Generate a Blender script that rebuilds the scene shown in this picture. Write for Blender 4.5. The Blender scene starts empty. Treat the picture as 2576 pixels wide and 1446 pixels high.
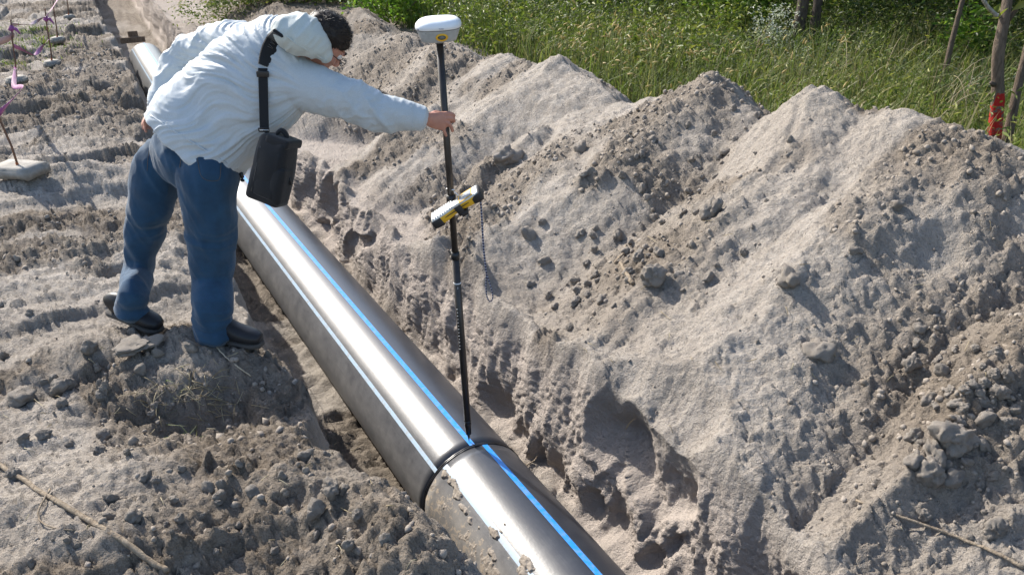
import bpy, bmesh, math, random
import numpy as np
from mathutils import Vector, Matrix
C = bpy.context.scene.collection
SC = bpy.context.scene
rng = np.random.default_rng(11)
random.seed(5)
# ------------------------------------------------------------------ camera
PITCH = math.radians(26)
cam_d = bpy.data.cameras.new('camera')
cam = bpy.data.objects.new('camera', cam_d)
C.objects.link(cam)
cam.location = (0, 0, 0)
cam.rotation_euler = (math.radians(90) - PITCH, 0, 0)
cam_d.sensor_width = 36
cam_d.lens = 36 * 2100 / 2576
cam_d.clip_start = 0.05
cam_d.clip_end = 500
SC.camera = cam
# ------------------------------------------------------------------ light
SUN_AZ, SUN_EL = math.radians(-46), math.radians(37)
SUN_STRENGTH, SKY_STRENGTH, EXPOSURE = 4.5, 0.15, 0.88
world = bpy.data.worlds.new('World')
SC.world = world
world.use_nodes = True
wn, wl = world.node_tree.nodes, world.node_tree.links
wn.clear()
wo = wn.new('ShaderNodeOutputWorld'); wb = wn.new('ShaderNodeBackground'); ws = wn.new('ShaderNodeTexSky')
ws.sky_type = 'NISHITA'; ws.sun_disc = False
ws.sun_elevation = SUN_EL; ws.sun_rotation = SUN_AZ
ws.air_density = 1.0; ws.dust_density = 1.5; ws.ozone_density = 1.0
wb.inputs[1].default_value = SKY_STRENGTH
wl.new(ws.outputs[0], wb.inputs[0]); wl.new(wb.outputs[0], wo.inputs[0])
LDIR = Vector((math.sin(SUN_AZ) * math.cos(SUN_EL), math.cos(SUN_AZ) * math.cos(SUN_EL), math.sin(SUN_EL)))
sun_d = bpy.data.lights.new('sun', 'SUN')
sun_d.energy = SUN_STRENGTH; sun_d.angle = math.radians(0.53); sun_d.color = (1.0, 0.945, 0.86)
sun = bpy.data.objects.new('sun', sun_d); C.objects.link(sun)
sun.rotation_euler = LDIR.to_track_quat('Z', 'Y').to_euler()
SC.view_settings.view_transform = 'Standard'
SC.view_settings.look = 'None'
SC.view_settings.exposure = EXPOSURE
SC.view_settings.gamma = 1
SC.view_settings.use_curve_mapping = False
# ------------------------------------------------------------------ frames
CP, SP = math.cos(PITCH), math.sin(PITCH)
AX = np.array([-.4906, .8714]); RX = np.array([.8714, .4906]); T0 = np.array([-.22, 3.52])   # trench direction, its right side, pole foot


def W(t, s, z):
    """trench coordinates (along, across, height) -> world"""
    t = np.asarray(t, float); s = np.asarray(s, float); z = np.asarray(z, float)
    return np.stack([T0[0] + t * AX[0] + s * RX[0], T0[1] + t * AX[1] + s * RX[1], z + 0 * t], -1)


def TS(x, y):
    q0, q1 = np.asarray(x) - T0[0], np.asarray(y) - T0[1]
    return q0 * AX[0] + q1 * AX[1], q0 * RX[0] + q1 * RX[1]


def sight(x, y):
    a = (x - 1288) / 2100.; b = (723 - y) / 2100.
    return np.array([a, b * SP + CP, b * CP - SP])


def atY(x, y, Y):
    """survey point: seen in direction (x, y) of the photograph, Y metres ahead"""
    r = sight(x, y); return Vector(r * Y / r[1])


def atZ(x, y, Z):
    r = sight(x, y); return Vector(r * Z / r[2])


# ------------------------------------------------------------------ noise
def _h(i, j, k, seed):
    n = (i.astype(np.uint32) * np.uint32(374761393) + j.astype(np.uint32) * np.uint32(668265263)
         + k.astype(np.uint32) * np.uint32(2147483647) + np.uint32(seed * 974634777 % 4294967296))
    n = (n ^ (n >> np.uint32(13))) * np.uint32(1274126177)
    n = n ^ (n >> np.uint32(16))
    n = n * np.uint32(2246822519); n = n ^ (n >> np.uint32(15))
    return (n & np.uint32(0xFFFFFF)).astype(np.float32) / np.float32(0xFFFFFF)


def vn(x, y, z, seed=0):
    x = np.asarray(x, np.float32); y = np.asarray(y, np.float32) + 0 * x; z = np.asarray(z, np.float32) + 0 * x
    xi, yi, zi = np.floor(x), np.floor(y), np.floor(z)
    fx, fy, fz = x - xi, y - yi, z - zi
    xi, yi, zi = xi.astype(np.int64), yi.astype(np.int64), zi.astype(np.int64)
    fx, fy, fz = [f * f * f * (f * (f * 6 - 15) + 10) for f in (fx, fy, fz)]
    r = 0
    for a in (0, 1):
        for b in (0, 1):
            for c in (0, 1):
                r = r + _h(xi + a, yi + b, zi + c, seed) * (fx if a else 1 - fx) * (fy if b else 1 - fy) * (fz if c else 1 - fz)
    return r * 2 - 1


def fbm(x, y, z, octv=4, seed=0, gain=.5):
    r = 0; a = 1; tot = 0
    for o in range(octv):
        r = r + a * vn(x * 2.03 ** o, y * 2.03 ** o, z * 2.03 ** o, seed + o * 7); tot += a; a *= gain
    return r / tot


def ridged(x, y, z, octv=3, seed=0):
    r = 0; a = 1; tot = 0
    for o in range(octv):
        r = r + a * (1 - 2 * np.abs(vn(x * 2.1 ** o, y * 2.1 ** o, z * 2.1 ** o, seed + o * 5))); tot += a; a *= .5
    return r / tot


def clods(x, y, cell, rmin, rmax, seed):
    """height of hemispherical lumps scattered one per cell"""
    x = np.asarray(x) / cell; y = np.asarray(y) / cell
    xi, yi = np.floor(x).astype(np.int64), np.floor(y).astype(np.int64)
    best = np.zeros(x.shape, np.float32); z0 = np.zeros_like(xi)
    for a in (-1, 0, 1):
        for b in (-1, 0, 1):
            cx, cy = xi + a, yi + b
            px = cx + .15 + .7 * _h(cx, cy, z0, seed); py = cy + .15 + .7 * _h(cx, cy, z0, seed + 1)
            rr = (rmin + (rmax - rmin) * _h(cx, cy, z0, seed + 2) ** 2.2) / cell
            el = .7 + .6 * _h(cx, cy, z0, seed + 3)
            dx, dy = x - px, y - py
            an = 6.28 * _h(cx, cy, z0, seed + 4); ca, sa = np.cos(an), np.sin(an)
            u, v = dx * ca + dy * sa, (-dx * sa + dy * ca) * el
            d2 = rr * rr - u * u - v * v
            best = np.maximum(best, np.sqrt(np.maximum(d2, 0)) * (.6 + .5 * _h(cx, cy, z0, seed + 5)))
    return best * cell


def ss(a, b, x):
    t = np.clip((x - a) / (b - a), 0, 1); return t * t * (3 - 2 * t)


# ------------------------------------------------------------------ terrain height
def bend(t):
    return .22 * (np.maximum(t - 4, 0) / 9.) ** 1.6


CREST = np.array([(-6.5, -1.3, 2.7), (-5.2, -1.05, 2.7), (-4.3, -1.35, 2.8), (-3.4, -1.0, 2.7), (-2.5, -1.25, 2.9), (-1.9, -1.12, 2.9), (-1.35, -1.36, 2.75),
                  (-1.0, -1.33, 2.65), (-.78, -1.21, 2.62), (-.55, -1.12, 2.6), (-.28, -1.27, 2.6), (-.02, -1.17, 2.6), (.13, -1.13, 2.6), (.26, -1.16, 2.6), (.45, -1.3, 2.6), (.8, -1.5, 2.55),
                  (1.15, -1.33, 2.6), (1.42, -1.22, 2.6), (1.7, -1.38, 2.6), (2.0, -1.46, 2.6), (2.6, -1.64, 2.55), (2.9, -1.52, 2.6), (3.2, -1.45, 2.6),
                  (3.6, -1.57, 2.6), (4.2, -1.56, 2.6), (4.8, -1.73, 2.6), (5.4, -1.62, 2.6), (6.1, -1.78, 2.6), (6.6, -1.86, 2.6), (7.15, -1.74, 2.6), (7.7, -1.83, 2.5),
                  (8.5, -1.68, 2.6), (9.3, -1.92, 2.5), (10.2, -1.96, 2.4), (11.2, -2.1, 2.4), (12.4, -2.02, 2.3), (13.6, -2.15, 2.3), (15, -2.05, 2.3), (17, -2.15, 2.3), (30, -2.1, 2.3)])
CONES = [(2.35, 1.95, -1.80, .62), (.95, 1.75, -1.86, .62), (3.9, 1.7, -1.9, .6), (-.35, 1.7, -1.80, .58), (-1.7, 1.85, -1.62, .6), (5.6, 1.5, -1.98, .6), (1.75, 1.35, -2.18, .6)]
HUMPS = [(1010, 1340, .09, .22, .14), (1050, 1440, .08, .3, .16),  # image-surveyed bumps on the left bank: (x, y, height, radius along, radius across)
    (480, 880, .10, .20, .24), (330, 850, .06, .10, .14), (200, 900, .10, .2, .22), (640, 1040, -.12, .14, .22), (520, 1010, -.16, .13, .25), (900, 1380, .11, .3, .2), (760, 1230, .08, .2, .2),
    (330, 240, .10, .5, .5), (250, 335, .09, .35, .5), (230, 440, .07, .3, .6), (500, 1180, .06, .15, .3), (120, 1010, -.05, .2, .2), (430, 1330, .05, .2, .3), (60, 640, -.05, .3, .3), (380, 730, .07, .2, .2)]
HUMPS = [(*[float(v) for v in TS(*atZ(x, y, -1.95)[:2])], h, a, b) for x, y, h, a, b in HUMPS]


def heap(t, s):
    """sand dumped along the crest, every load resting at its angle of repose"""
    tt = np.arange(-7, 30, .12)
    zc = np.interp(tt, CREST[:, 0], CREST[:, 1]); sc = np.interp(tt, CREST[:, 0], CREST[:, 2])
    best = np.full(np.shape(t), -9., np.float32)
    zc = zc + .035 * vn(tt * 2.6, 0 * tt, 0, 38)
    tw = t + .30 * vn(s * 1.1, t * .9, 0, 39) + .06 * vn(s * 4, t * 3, 0, 40)
    for a, z, c in zip(tt, zc, sc):
        m = .60 + .05 * math.sin(a * 3.1)
        ds = s - c
        mm = np.where(ds > 0, .72, m)
        dt = np.abs(tw - a)
        d = .5 * (np.sqrt((ds * mm) ** 2 + (dt * .8) ** 2 + .02) - .14) + .5 * (np.abs(ds) * mm + .52 * dt)
        best = np.maximum(best, z - d)
    for a, c, z, m in CONES:
        d = .4 * (np.sqrt(((s - c) * m) ** 2 + ((tw - a) * .7) ** 2 + .0025) - .05) + .6 * (np.abs(s - c) * m + .5 * np.abs(tw - a))
        best = np.maximum(best, z - d)
    return best


LIP = np.array([(-9, -.66), (-1.6, -.68), (-1.28, -.70), (-1.07, -.74), (-.91, -.82), (-.75, -.88), (-.5, -.96), (-.3, -.88), (-.08, -.83), (.27, -.9), (.6, -.93), (.81, -.88), (1.4, -.84), (2.2, -.8), (3, -.84), (5, -.78), (6.8, -.66), (9, -.62), (12, -.66), (60, -.7)])


def lipL(t): return np.interp(t, LIP[:, 0], LIP[:, 1]) - .03 * vn(t * 1.9, 0, 0, 31) - .02 * vn(t * 7, 0, 0, 32)
def lipR(t): return .69 - .05 * ss(1., 2.6, t) + .05 * vn(t * 1.7, 0, 0, 33) + .03 * vn(t * 5, 0, 0, 34)


def crumb_mask(t, s):
    m = .5 + .9 * fbm(t * .9 + 5, s * .9, 0, 3, 51) + .5 * vn(t * 3.3, s * 3.3, 0, 54)
    m = ss(.32, .68, m)
    for a, b, r in ((-1.55, 1.5, .65), (.3, 1.3, .45), (1.2, 2.1, .4), (-.5, -1.05, .35), (1.9, 1.6, .35), (-1.0, -1.35, .4), (-1.3, -.95, .35), (4.9, 1.7, .6), (6.5, 1.9, .8)):
        m = np.maximum(m, 1.1 * np.exp(-((t - a) ** 2 + (s - b) ** 2) / r ** 2))
    for a, b, r in ((-.3, 2.0, .3), (.9, 2.15, .22), (-.75, 1.05, .3), (-.95, 2.0, .25), (3.7, -1.7, .5), (.3, -1.25, .2)):
        m = m * (1 - .85 * np.exp(-((t - a) ** 2 + (s - b) ** 2) / r ** 2))
    return np.clip(m, 0, 1)


def profile(t, s):
    """-> base height, wall mask (all broad shapes)"""
    s = s - bend(t)
    q = .075 * fbm(t * 1.9, s * 1.7, 0, 4, 61, .55)
    # left bank
    zl = -1.96 + .05 * fbm(t * 2.1, s * 1.8, 0, 3, 53) * ss(1.5, .3, t) + .05 * fbm(t * .8, s * .8, 0, 3, 41) + .03 * ss(3, 9, t)
    wv = np.sin((t + .22 * s) * 2 * math.pi / .72 + 2.2 * vn(t * .6, s * .6, 0, 42))
    zl = zl + .055 * (wv * .6 + .4 * np.abs(wv)) * ss(.4, 1.4, t) * ss(-.9, -1.1, s) * (1 - ss(3.2, 4.2, -s)) * (.45 + .5 * vn(t * .5 + 3, s * .5, 0, 47))
    # shelves: compacted slabs with broken edges
    sh = vn(t * 1.5 + .25 * vn(s * 3, t * 3, 0, 141), s * .75, 0, 140) + .35 * vn(t * 4, s * 2.2, 0, 142)
    sh2 = vn(t * 3.4 + 7, s * 1.7, 0, 143) + .4 * vn(t * 8, s * 5, 0, 144)
    far_ = .30 + .70 * ss(.9, 1.8, t)
    zl = zl + far_ * (.070 * (ss(-.05, .10, sh) - .5) + .032 * (ss(-.03, .10, sh2) - .5) - .022 * np.exp(-((sh + .05) / .06) ** 2))
    for a, b, h, ra, rb in HUMPS:
        zl = zl + h * np.exp(-((t - a) / ra) ** 2 - ((s - b) / rb) ** 2)
    zl = zl - .06 * ss(-1.15, -.8, s) * (.5 + vn(t * 2, 1, 0, 43))
    # floor
    zf = -3.17 + .05 * fbm(t * 3, s * 3, 0, 3, 44) + .16 * ss(-.42, -.62, s) + .10 * ss(.40, .6, s) + .03 * vn(t * 9, s * 9, 0, 45)
    # right
    zr = np.maximum(heap(t, s) + q, np.where(s < 2.4, -2.40 - .12 * ss(1., 2.6, t), -2.12 - .25 * ss(8, 2, t)))
    LL, LR = lipL(t), lipR(t)
    wL = .11 + .05 * vn(t * 1.1, 2, 0, 46)
    a = ss(LL + wL, LL, s)                   # 1 on the bank
    a = a ** .8
    z = zf * (1 - a) + zl * a
    wR = .10 + .03 * vn(t * 1.5, 5, 0, 48)
    top = np.minimum(zr, -2.26 - .16 * ss(1., 2.6, t) + .66 * (s - LR) + .10 * vn(t * 1.4, 3, 0, 49) + .05 * vn(t * 6, 3, 0, 50) + .5 * ss(LR, LR + .5, s) * 1.0)
    top = np.where(s > LR + .6, zr, top)
    top = top + .045 * np.exp(-((s - LR - .02) / .045) ** 2) * (.6 + vn(t * 7, 8, 0, 52))
    b = ss(LR - wR, LR, s)
    z = z * (1 - b) + top * b
    wall = np.clip(4 * a * (1 - a), 0, 1) + np.clip(4 * b * (1 - b), 0, 1)
    wall = np.maximum(wall, ss(-2.40, -2.6, z) * ss(.45, .55, s))
    return z, np.clip(wall, 0, 1)


def detail(t, s, z, wall):
    """-> height detail, crumble mask"""
    s0 = s - bend(t)
    m = crumb_mask(t, s0) * (1 - wall)
    dist = np.sqrt((t + 3.17) ** 2 + (s + 1.54) ** 2)
    wx = .022 * vn(t * 21, s * 21, 0, 72) + .010 * vn(t * 55, s * 55, 0, 73); wy = .022 * vn(t * 21, s * 21, 5, 72) + .010 * vn(t * 55, s * 55, 5, 73)
    tw, sw = t + wx, s + wy
    d = .022 * fbm(t * 5, s * 5, 0, 3, 71)
    d = d + .012 * ridged(t * 4 + 2 * s, s * 3, 0, 3, 75)
    bl = .034 * np.abs(vn(tw * 9, sw * 9, 0, 111)) * (.40 + .8 * m) + .024 * np.abs(vn(tw * 19, sw * 19, 0, 112)) * (.60 + .7 * m) + .013 * np.abs(vn(tw * 41, sw * 41, 0, 113)) * (1.0 + .4 * m) + .008 * np.abs(vn(tw * 85, sw * 85, 0, 114)) * (1.2 + .3 * m)
    big = clods(tw, sw, .19, .0, .060, 81) * ss(.5, .9, m)
    mid = clods(tw + 3, sw, .08, .004, .034, 83) * (.10 + .9 * m)
    sml = clods(tw, sw + 7, .036, .003, .016, 85) * (.55 + .5 * m)
    d = d + np.maximum(big, mid) * .9 + sml * .9 + bl * .95 - .022 * m
    return d * (1 - .80 * wall), m


def ground_z(x, y, fine=True):
    t, s = TS(x, y)
    z, wl_ = profile(t, s)
    if fine:
        d, _ = detail(t, s, z, wl_); z = z + d
    return z


def gz(x, y): return float(ground_z(np.array([float(x)]), np.array([float(y)]))[0])


# ------------------------------------------------------------------ object helpers
def tag(o, label=None, cat=None, group=None, kind=None):
    if label: o['label'] = label
    if cat: o['category'] = cat
    if group: o['group'] = group
    if kind: o['kind'] = kind
    return o


def obj_from(name, v, f, mat=None, parent=None, smooth=True):
    me = bpy.data.meshes.new(name)
    v = np.asarray(v, np.float32)
    if isinstance(f, np.ndarray):
        n, k = f.shape
        me.vertices.add(len(v)); me.vertices.foreach_set('co', v.ravel())
        me.loops.add(n * k); me.loops.foreach_set('vertex_index', f.ravel().astype(np.int32))
        me.polygons.add(n); me.polygons.foreach_set('loop_start', np.arange(0, n * k, k, dtype=np.int32))
        me.polygons.foreach_set('loop_total', np.full(n, k, np.int32))
        me.update(calc_edges=True)
    else:
        me.from_pydata([tuple(map(float, p)) for p in v], [], f)
    if smooth: me.polygons.foreach_set('use_smooth', np.ones(len(me.polygons), bool))
    me.update()
    if mat: me.materials.append(mat)
    o = bpy.data.objects.new(name, me); C.objects.link(o)
    if parent: o.parent = parent
    return o


def empty(name, loc=(0, 0, 0)):
    o = bpy.data.objects.new(name, None); C.objects.link(o); o.location = loc
    o.empty_display_size = .1
    return o


def attr(o, name, vals):
    a = o.data.attributes.new(name, 'FLOAT', 'POINT'); a.data.foreach_set('value', np.asarray(vals, np.float32))


def local(v, o):
    """world points -> under an unrotated empty"""
    return np.asarray(v) - np.array(o.location)


# ------------------------------------------------------------------ materials
def mat(name, col, rough=.8, spec=.5, metal=0, sheen=0):
    m = bpy.data.materials.new(name); m.use_nodes = True
    b = m.node_tree.nodes['Principled BSDF']
    b.inputs['Base Color'].default_value = (*col, 1); b.inputs['Roughness'].default_value = rough
    b.inputs['Specular IOR Level'].default_value = spec; b.inputs['Metallic'].default_value = metal
    if sheen: b.inputs['Sheen Weight'].default_value = sheen
    return m


class NT:
    def __init__(s, m): s.n = m.node_tree.nodes; s.l = m.node_tree.links; s.b = s.n['Principled BSDF']
    def noise(s, scale, detail=4, vec=None, rough=.55, dist=0):
        n = s.n.new('ShaderNodeTexNoise'); n.inputs['Scale'].default_value = scale; n.inputs['Detail'].default_value = detail
        n.inputs['Roughness'].default_value = rough; n.inputs['Distortion'].default_value = dist
        s.l.new(vec if vec else s.coord(), n.inputs['Vector']); return n.outputs[0]
    def coord(s, k='Object'):
        if not hasattr(s, '_c'): s._c = s.n.new('ShaderNodeTexCoord')
        return s._c.outputs[k]
    def mapping(s, scale=(1, 1, 1), rot=(0, 0, 0), vec=None):
        n = s.n.new('ShaderNodeMapping'); n.inputs['Scale'].default_value = scale; n.inputs['Rotation'].default_value = rot
        s.l.new(vec if vec else s.coord(), n.inputs['Vector']); return n.outputs[0]
    def ramp(s, fac, stops):
        n = s.n.new('ShaderNodeValToRGB'); e = n.color_ramp.elements
        while len(e) < len(stops): e.new(.5)
        for q, (p, c) in zip(e, stops):
            q.position = p; q.color = (*c, 1) if len(c) == 3 else c
        s.l.new(fac, n.inputs[0]); return n.outputs[0]
    def mix(s, fac, a, b, mode='MIX'):
        n = s.n.new('ShaderNodeMix'); n.data_type = 'RGBA'; n.blend_type = mode
        for v, i in ((fac, 0), (a, 6), (b, 7)):
            if isinstance(v, (int, float)): n.inputs[i].default_value = v
            elif isinstance(v, tuple): n.inputs[i].default_value = (*v, 1)
            else: s.l.new(v, n.inputs[i])
        return n.outputs[2]
    def math(s, op, a, b=0., c=None):
        n = s.n.new('ShaderNodeMath'); n.operation = op
        for i, v in enumerate((a, b) if c is None else (a, b, c)):
            if isinstance(v, (int, float)): n.inputs[i].default_value = v
            else: s.l.new(v, n.inputs[i])
        return n.outputs[0]
    def attr(s, name):
        n = s.n.new('ShaderNodeAttribute'); n.attribute_name = name; return n.outputs['Fac']
    def bump(s, h, strength=.5, dist=.01, normal=None):
        n = s.n.new('ShaderNodeBump'); n.inputs['Strength'].default_value = strength; n.inputs['Distance'].default_value = dist
        s.l.new(h, n.inputs['Height'])
        if normal: s.l.new(normal, n.inputs['Normal'])
        s.l.new(n.outputs[0], s.b.inputs['Normal']); return n.outputs[0]
    def base(s, c): s.l.new(c, s.b.inputs['Base Color'])
    def rough(s, c): s.l.new(c, s.b.inputs['Roughness'])


def make_sand(name, bk=1.):
    m = mat(name, (.4, .35, .3), .95, .25)
    n = NT(m)
    cr = n.attr('crumb'); wt = n.attr('tone'); wa = n.attr('wall')
    big = n.noise(1.3, 5); mid = n.noise(9, 5, rough=.7); fine = n.noise(95, 3, rough=.7); grit = n.noise(420, 2)
    dry = n.ramp(mid, [(.3, (.285, .25, .212)), (.55, (.375, .335, .292)), (.75, (.445, .405, .36))])
    damp = n.ramp(mid, [(.3, (.115, .09, .065)), (.55, (.215, .178, .14)), (.8, (.33, .285, .24))])
    f = n.math('ADD', n.math('MULTIPLY', cr, .80), n.math('MULTIPLY', n.math('SUBTRACT', big, .5), .9))
    f = n.math('ADD', f, n.math('MULTIPLY', n.math('SUBTRACT', mid, .5), 1.3))
    f = n.math('ADD', f, n.math('MULTIPLY', wt, 1.0))
    n2 = n.n.new('ShaderNodeClamp'); n.l.new(f, n2.inputs[0])
    col = n.mix(n2.outputs[0], dry, damp)
    tone = n.ramp(fine, [(.3, (.80, .79, .77)), (.5, (1, 1, 1)), (.72, (1.12, 1.12, 1.13))])
    col = n.mix(.8, col, tone, 'MULTIPLY')
    col = n.mix(n.math('MULTIPLY', wa, .75), col, (.45, .388, .342))
    n.base(col)
    b0 = n.n.new('ShaderNodeBump'); b0.inputs['Strength'].default_value = .7; b0.inputs['Distance'].default_value = .024 * bk
    v1 = n.n.new('ShaderNodeTexVoronoi'); v1.inputs['Scale'].default_value = 38; v1.inputs['Randomness'].default_value = 1
    dm = n.n.new('ShaderNodeVectorMath'); dm.operation = 'MULTIPLY_ADD'; nz = n.n.new('ShaderNodeTexNoise'); nz.inputs['Scale'].default_value = 30; nz.inputs['Detail'].default_value = 3
    n.l.new(n.coord(), nz.inputs['Vector']); n.l.new(nz.outputs['Color'], dm.inputs[0]); dm.inputs[1].default_value = (.03, .03, .03); n.l.new(n.coord(), dm.inputs[2]); n.l.new(dm.outputs[0], v1.inputs['Vector'])
    med = n.noise(34, 5, rough=.75)
    hh = n.math('ADD', n.math('MULTIPLY', med, 1.0), n.math('MULTIPLY', v1.outputs['Distance'], n.math('MULTIPLY_ADD', cr, -.35, -.55)))
    n.l.new(hh, b0.inputs['Height'])
    b1 = n.bump(fine, 1., .014 * bk, b0.outputs[0])
    bn = n.n.new('ShaderNodeBump'); bn.inputs['Strength'].default_value = .5; bn.inputs['Distance'].default_value = .003 * bk
    n.l.new(grit, bn.inputs['Height']); n.l.new(b1, bn.inputs['Normal']); n.l.new(bn.outputs[0], n.b.inputs['Normal'])
    return m


M = {}
M['sand'] = make_sand('sand')
M['litter'] = mat('meadow_soil', (.06, .05, .035), .95, .2)
n_ = NT(M['litter']); n_.base(n_.ramp(n_.noise(6, 6, rough=.7), [(.35, (.035, .03, .018)), (.55, (.07, .07, .03)), (.7, (.12, .10, .06))])); n_.bump(n_.noise(30, 4), .8, .03)
# ------------------------------------------------------------------ ground sheets
def spaced(a, b, fine, grow, maxd):
    out = [a]; d = fine
    while out[-1] < b:
        out.append(out[-1] + d); d = min(d * grow, maxd)
    out[-1] = b
    return out


rows = []
x = -2.75
while x < 14.5:
    rows.append(x); x += max(.0058, .0050 * math.hypot(x + 3.17, 1.2))
rows = [-v for v in spaced(2.76, 7, .012, 1.035, .2)][::-1] + rows + spaced(rows[-1] + .1, 90, .1, 1.08, 4)
rows = [-60, -40, -25, -15, -10, -8, -7.5] + rows
rows = np.array(sorted(set(np.round(rows, 4))))
seg = lambda a, b, n: list(np.linspace(a, b, n, endpoint=False))
cL = [-60, -45, -34, -26, -20, -15, -12, -10, -8.5, -7.4] + seg(-6.6, -3.6, 60) + seg(-3.6, -2.2, 110) + seg(-2.2, -.92, 165)
cT = seg(-.92, -.50, 115) + seg(-.50, -.36, 22) + seg(-.36, .36, 22) + seg(.36, .50, 18) + seg(.50, .98, 150)
cH = seg(.98, 2.9, 232) + seg(2.9, 4.6, 60) + [4.6]
cR = list(4.6 + (np.linspace(0, 1, 60) ** 2.2) * 75)[1:]
cols = np.array(cL + cT + cH + cR)
iT, iH, iR = len(cL), len(cL) + len(cT), len(cL) + len(cT) + len(cH) - 1
Tg, Sg = np.meshgrid(rows, cols, indexing='ij')
# share the columns of the two walls evenly over their slope length
for lo, hi in ((-1.05, -.50), (.50, .98)):
    c0 = int(np.argmin(np.abs(cols - lo))); c1 = int(np.argmin(np.abs(cols - hi)))
    fs = np.linspace(cols[c0], cols[c1], 160)
    ft, fs2 = np.meshgrid(rows, fs, indexing='ij')
    fz, _ = profile(ft, fs2 + bend(ft))
    al = np.cumsum(np.concatenate([np.zeros((len(rows), 1)), np.hypot(np.diff(fs2, axis=1) * 1.6, np.diff(fz, axis=1))], 1), 1)
    u = np.linspace(0, 1, c1 - c0 + 1)
    for i in range(len(rows)): Sg[i, c0:c1 + 1] = np.interp(u * al[i, -1], al[i], fs)
Sg = Sg + bend(Tg)
Tj = Tg; Sj = Sg
zb, wallm = profile(Tj, Sj)
dd, crumb = detail(Tj, Sj, zb, wallm)
Zg = zb + dd
# trench walls: chiselled by the bucket and by trickling sand, pushed sideways
sgn = np.where(Sg - bend(Tg) > 0, -1., 1.)
wz = Zg + .05 * vn(Tg * 5, Zg * 5, 0, 90); wt_ = Tg + .04 * vn(Tg * 6, Zg * 6, 3, 90) + .25 * Zg
chis = .05 * fbm(Tg * 2, Zg * 2, 1, 3, 95) + .020 * ridged(Tg * 9, Zg * 3.5, 0, 4, 91)
sc1 = clods(wt_ + .3 * vn(Tg * 2, Zg * 2, 4, 90), wz * .62, .23, .03, .19, 191); sc2 = clods(wt_ + 5, wz * .5, .085, .01, .06, 193)
rough_w = .004 * vn(Tg * 30, Zg * 6, 0, 194) + .006 * np.abs(vn(Tg * 16 + 3 * Zg, Zg * 12, 0, 195)) + .006 * np.abs(vn(Tg * 40 + 6 * Zg, Zg * 22, 0, 196)) + .006 * vn(Tg * 90, Zg * 60, 0, 197)
chis = chis - (.62 * sc1 + .35 * sc2) * ss(-.2, .3, vn(Tg * 1.6, Zg * 1.5, 0, 199)) * (Sg > bend(Tg)) + rough_w
nich = np.exp(-((Tg + .42) / .17) ** 2 - ((Zg + 2.52) / .14) ** 2) + .8 * np.exp(-((Tg - 2.75) / .3) ** 2 - ((Zg + 2.42) / .10) ** 2) + .7 * np.exp(-((Tg + 1.55) / .2) ** 2 - ((Zg + 2.7) / .2) ** 2)
chis = chis - .075 * nich * (.75 + .5 * vn(Tg * 9, Zg * 7, 0, 198)) * (Sg > bend(Tg))
Sg = Sg + sgn * chis * wallm ** .7
tone = .25 * fbm(Tg * .7, Sg * .7, 0, 3, 101) - .05
lr_ = Sg - bend(Tg) - lipR(Tg)
tone = tone + .30 * np.exp(-((lr_ - .16) / .13) ** 2) * (.5 + .9 * vn(Tg * 2.2, 0, 0, 150))
tone = tone + .22 * ss(.05, .4, fbm(Tg * 1.1, Sg * 1.1, 0, 3, 152)) * (Sg < -.7)
tone = tone + .30 * (Sg < bend(Tg) - .7) * np.exp(-((vn(Tg * 1.5 + .25 * vn(Sg * 3, Tg * 3, 0, 141), Sg * .75, 0, 140) + .35 * vn(Tg * 4, Sg * 2.2, 0, 142) + .03) / .12) ** 2)
tone = tone + .85 * ss(6, 10, Tg) * ss(-1.0, 1.5, Sg)
tone = tone + .25 * (Sg < -.6) * ss(.0, .5, np.abs(vn(Tg * 1.3 + .3 * Sg, Sg * .5, 0, 103))) - .1 * (Sg < -.6)
tone = tone + .55 * np.exp(-((Tg + .42) / .3) ** 2 - ((Sg + 1.15) / .32) ** 2) + .28 * np.exp(-((Tg + 1.7) / .55) ** 2 - ((Sg - 1.6) / .5) ** 2)
P = W(Tg, Sg, Zg)
nr, nc = Tg.shape


def sheet(name, c0, c1, m):
    sub = P[:, c0:c1 + 1]
    r, c = sub.shape[:2]
    i = np.arange(r * c).reshape(r, c)
    f = np.stack([i[:-1, :-1], i[:-1, 1:], i[1:, 1:], i[1:, :-1]], -1).reshape(-1, 4)[:, ::-1]
    o = obj_from(name, sub.reshape(-1, 3), f, m)
    attr(o, 'crumb', crumb[:, c0:c1 + 1].ravel()); attr(o, 'tone', tone[:, c0:c1 + 1].ravel()); attr(o, 'wall', wallm[:, c0:c1 + 1].ravel())
    tag(o, kind='structure')
    return o
sheet('ground', 0, iT, M['sand'])
sheet('trench', iT, iH, M['sand'])
sheet('spoil_mound', iH, iR, M['sand'])
sheet('meadow_ground', iR, nc - 1, M['litter'])
print('GRID', nr, nc, nr * nc)
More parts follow.
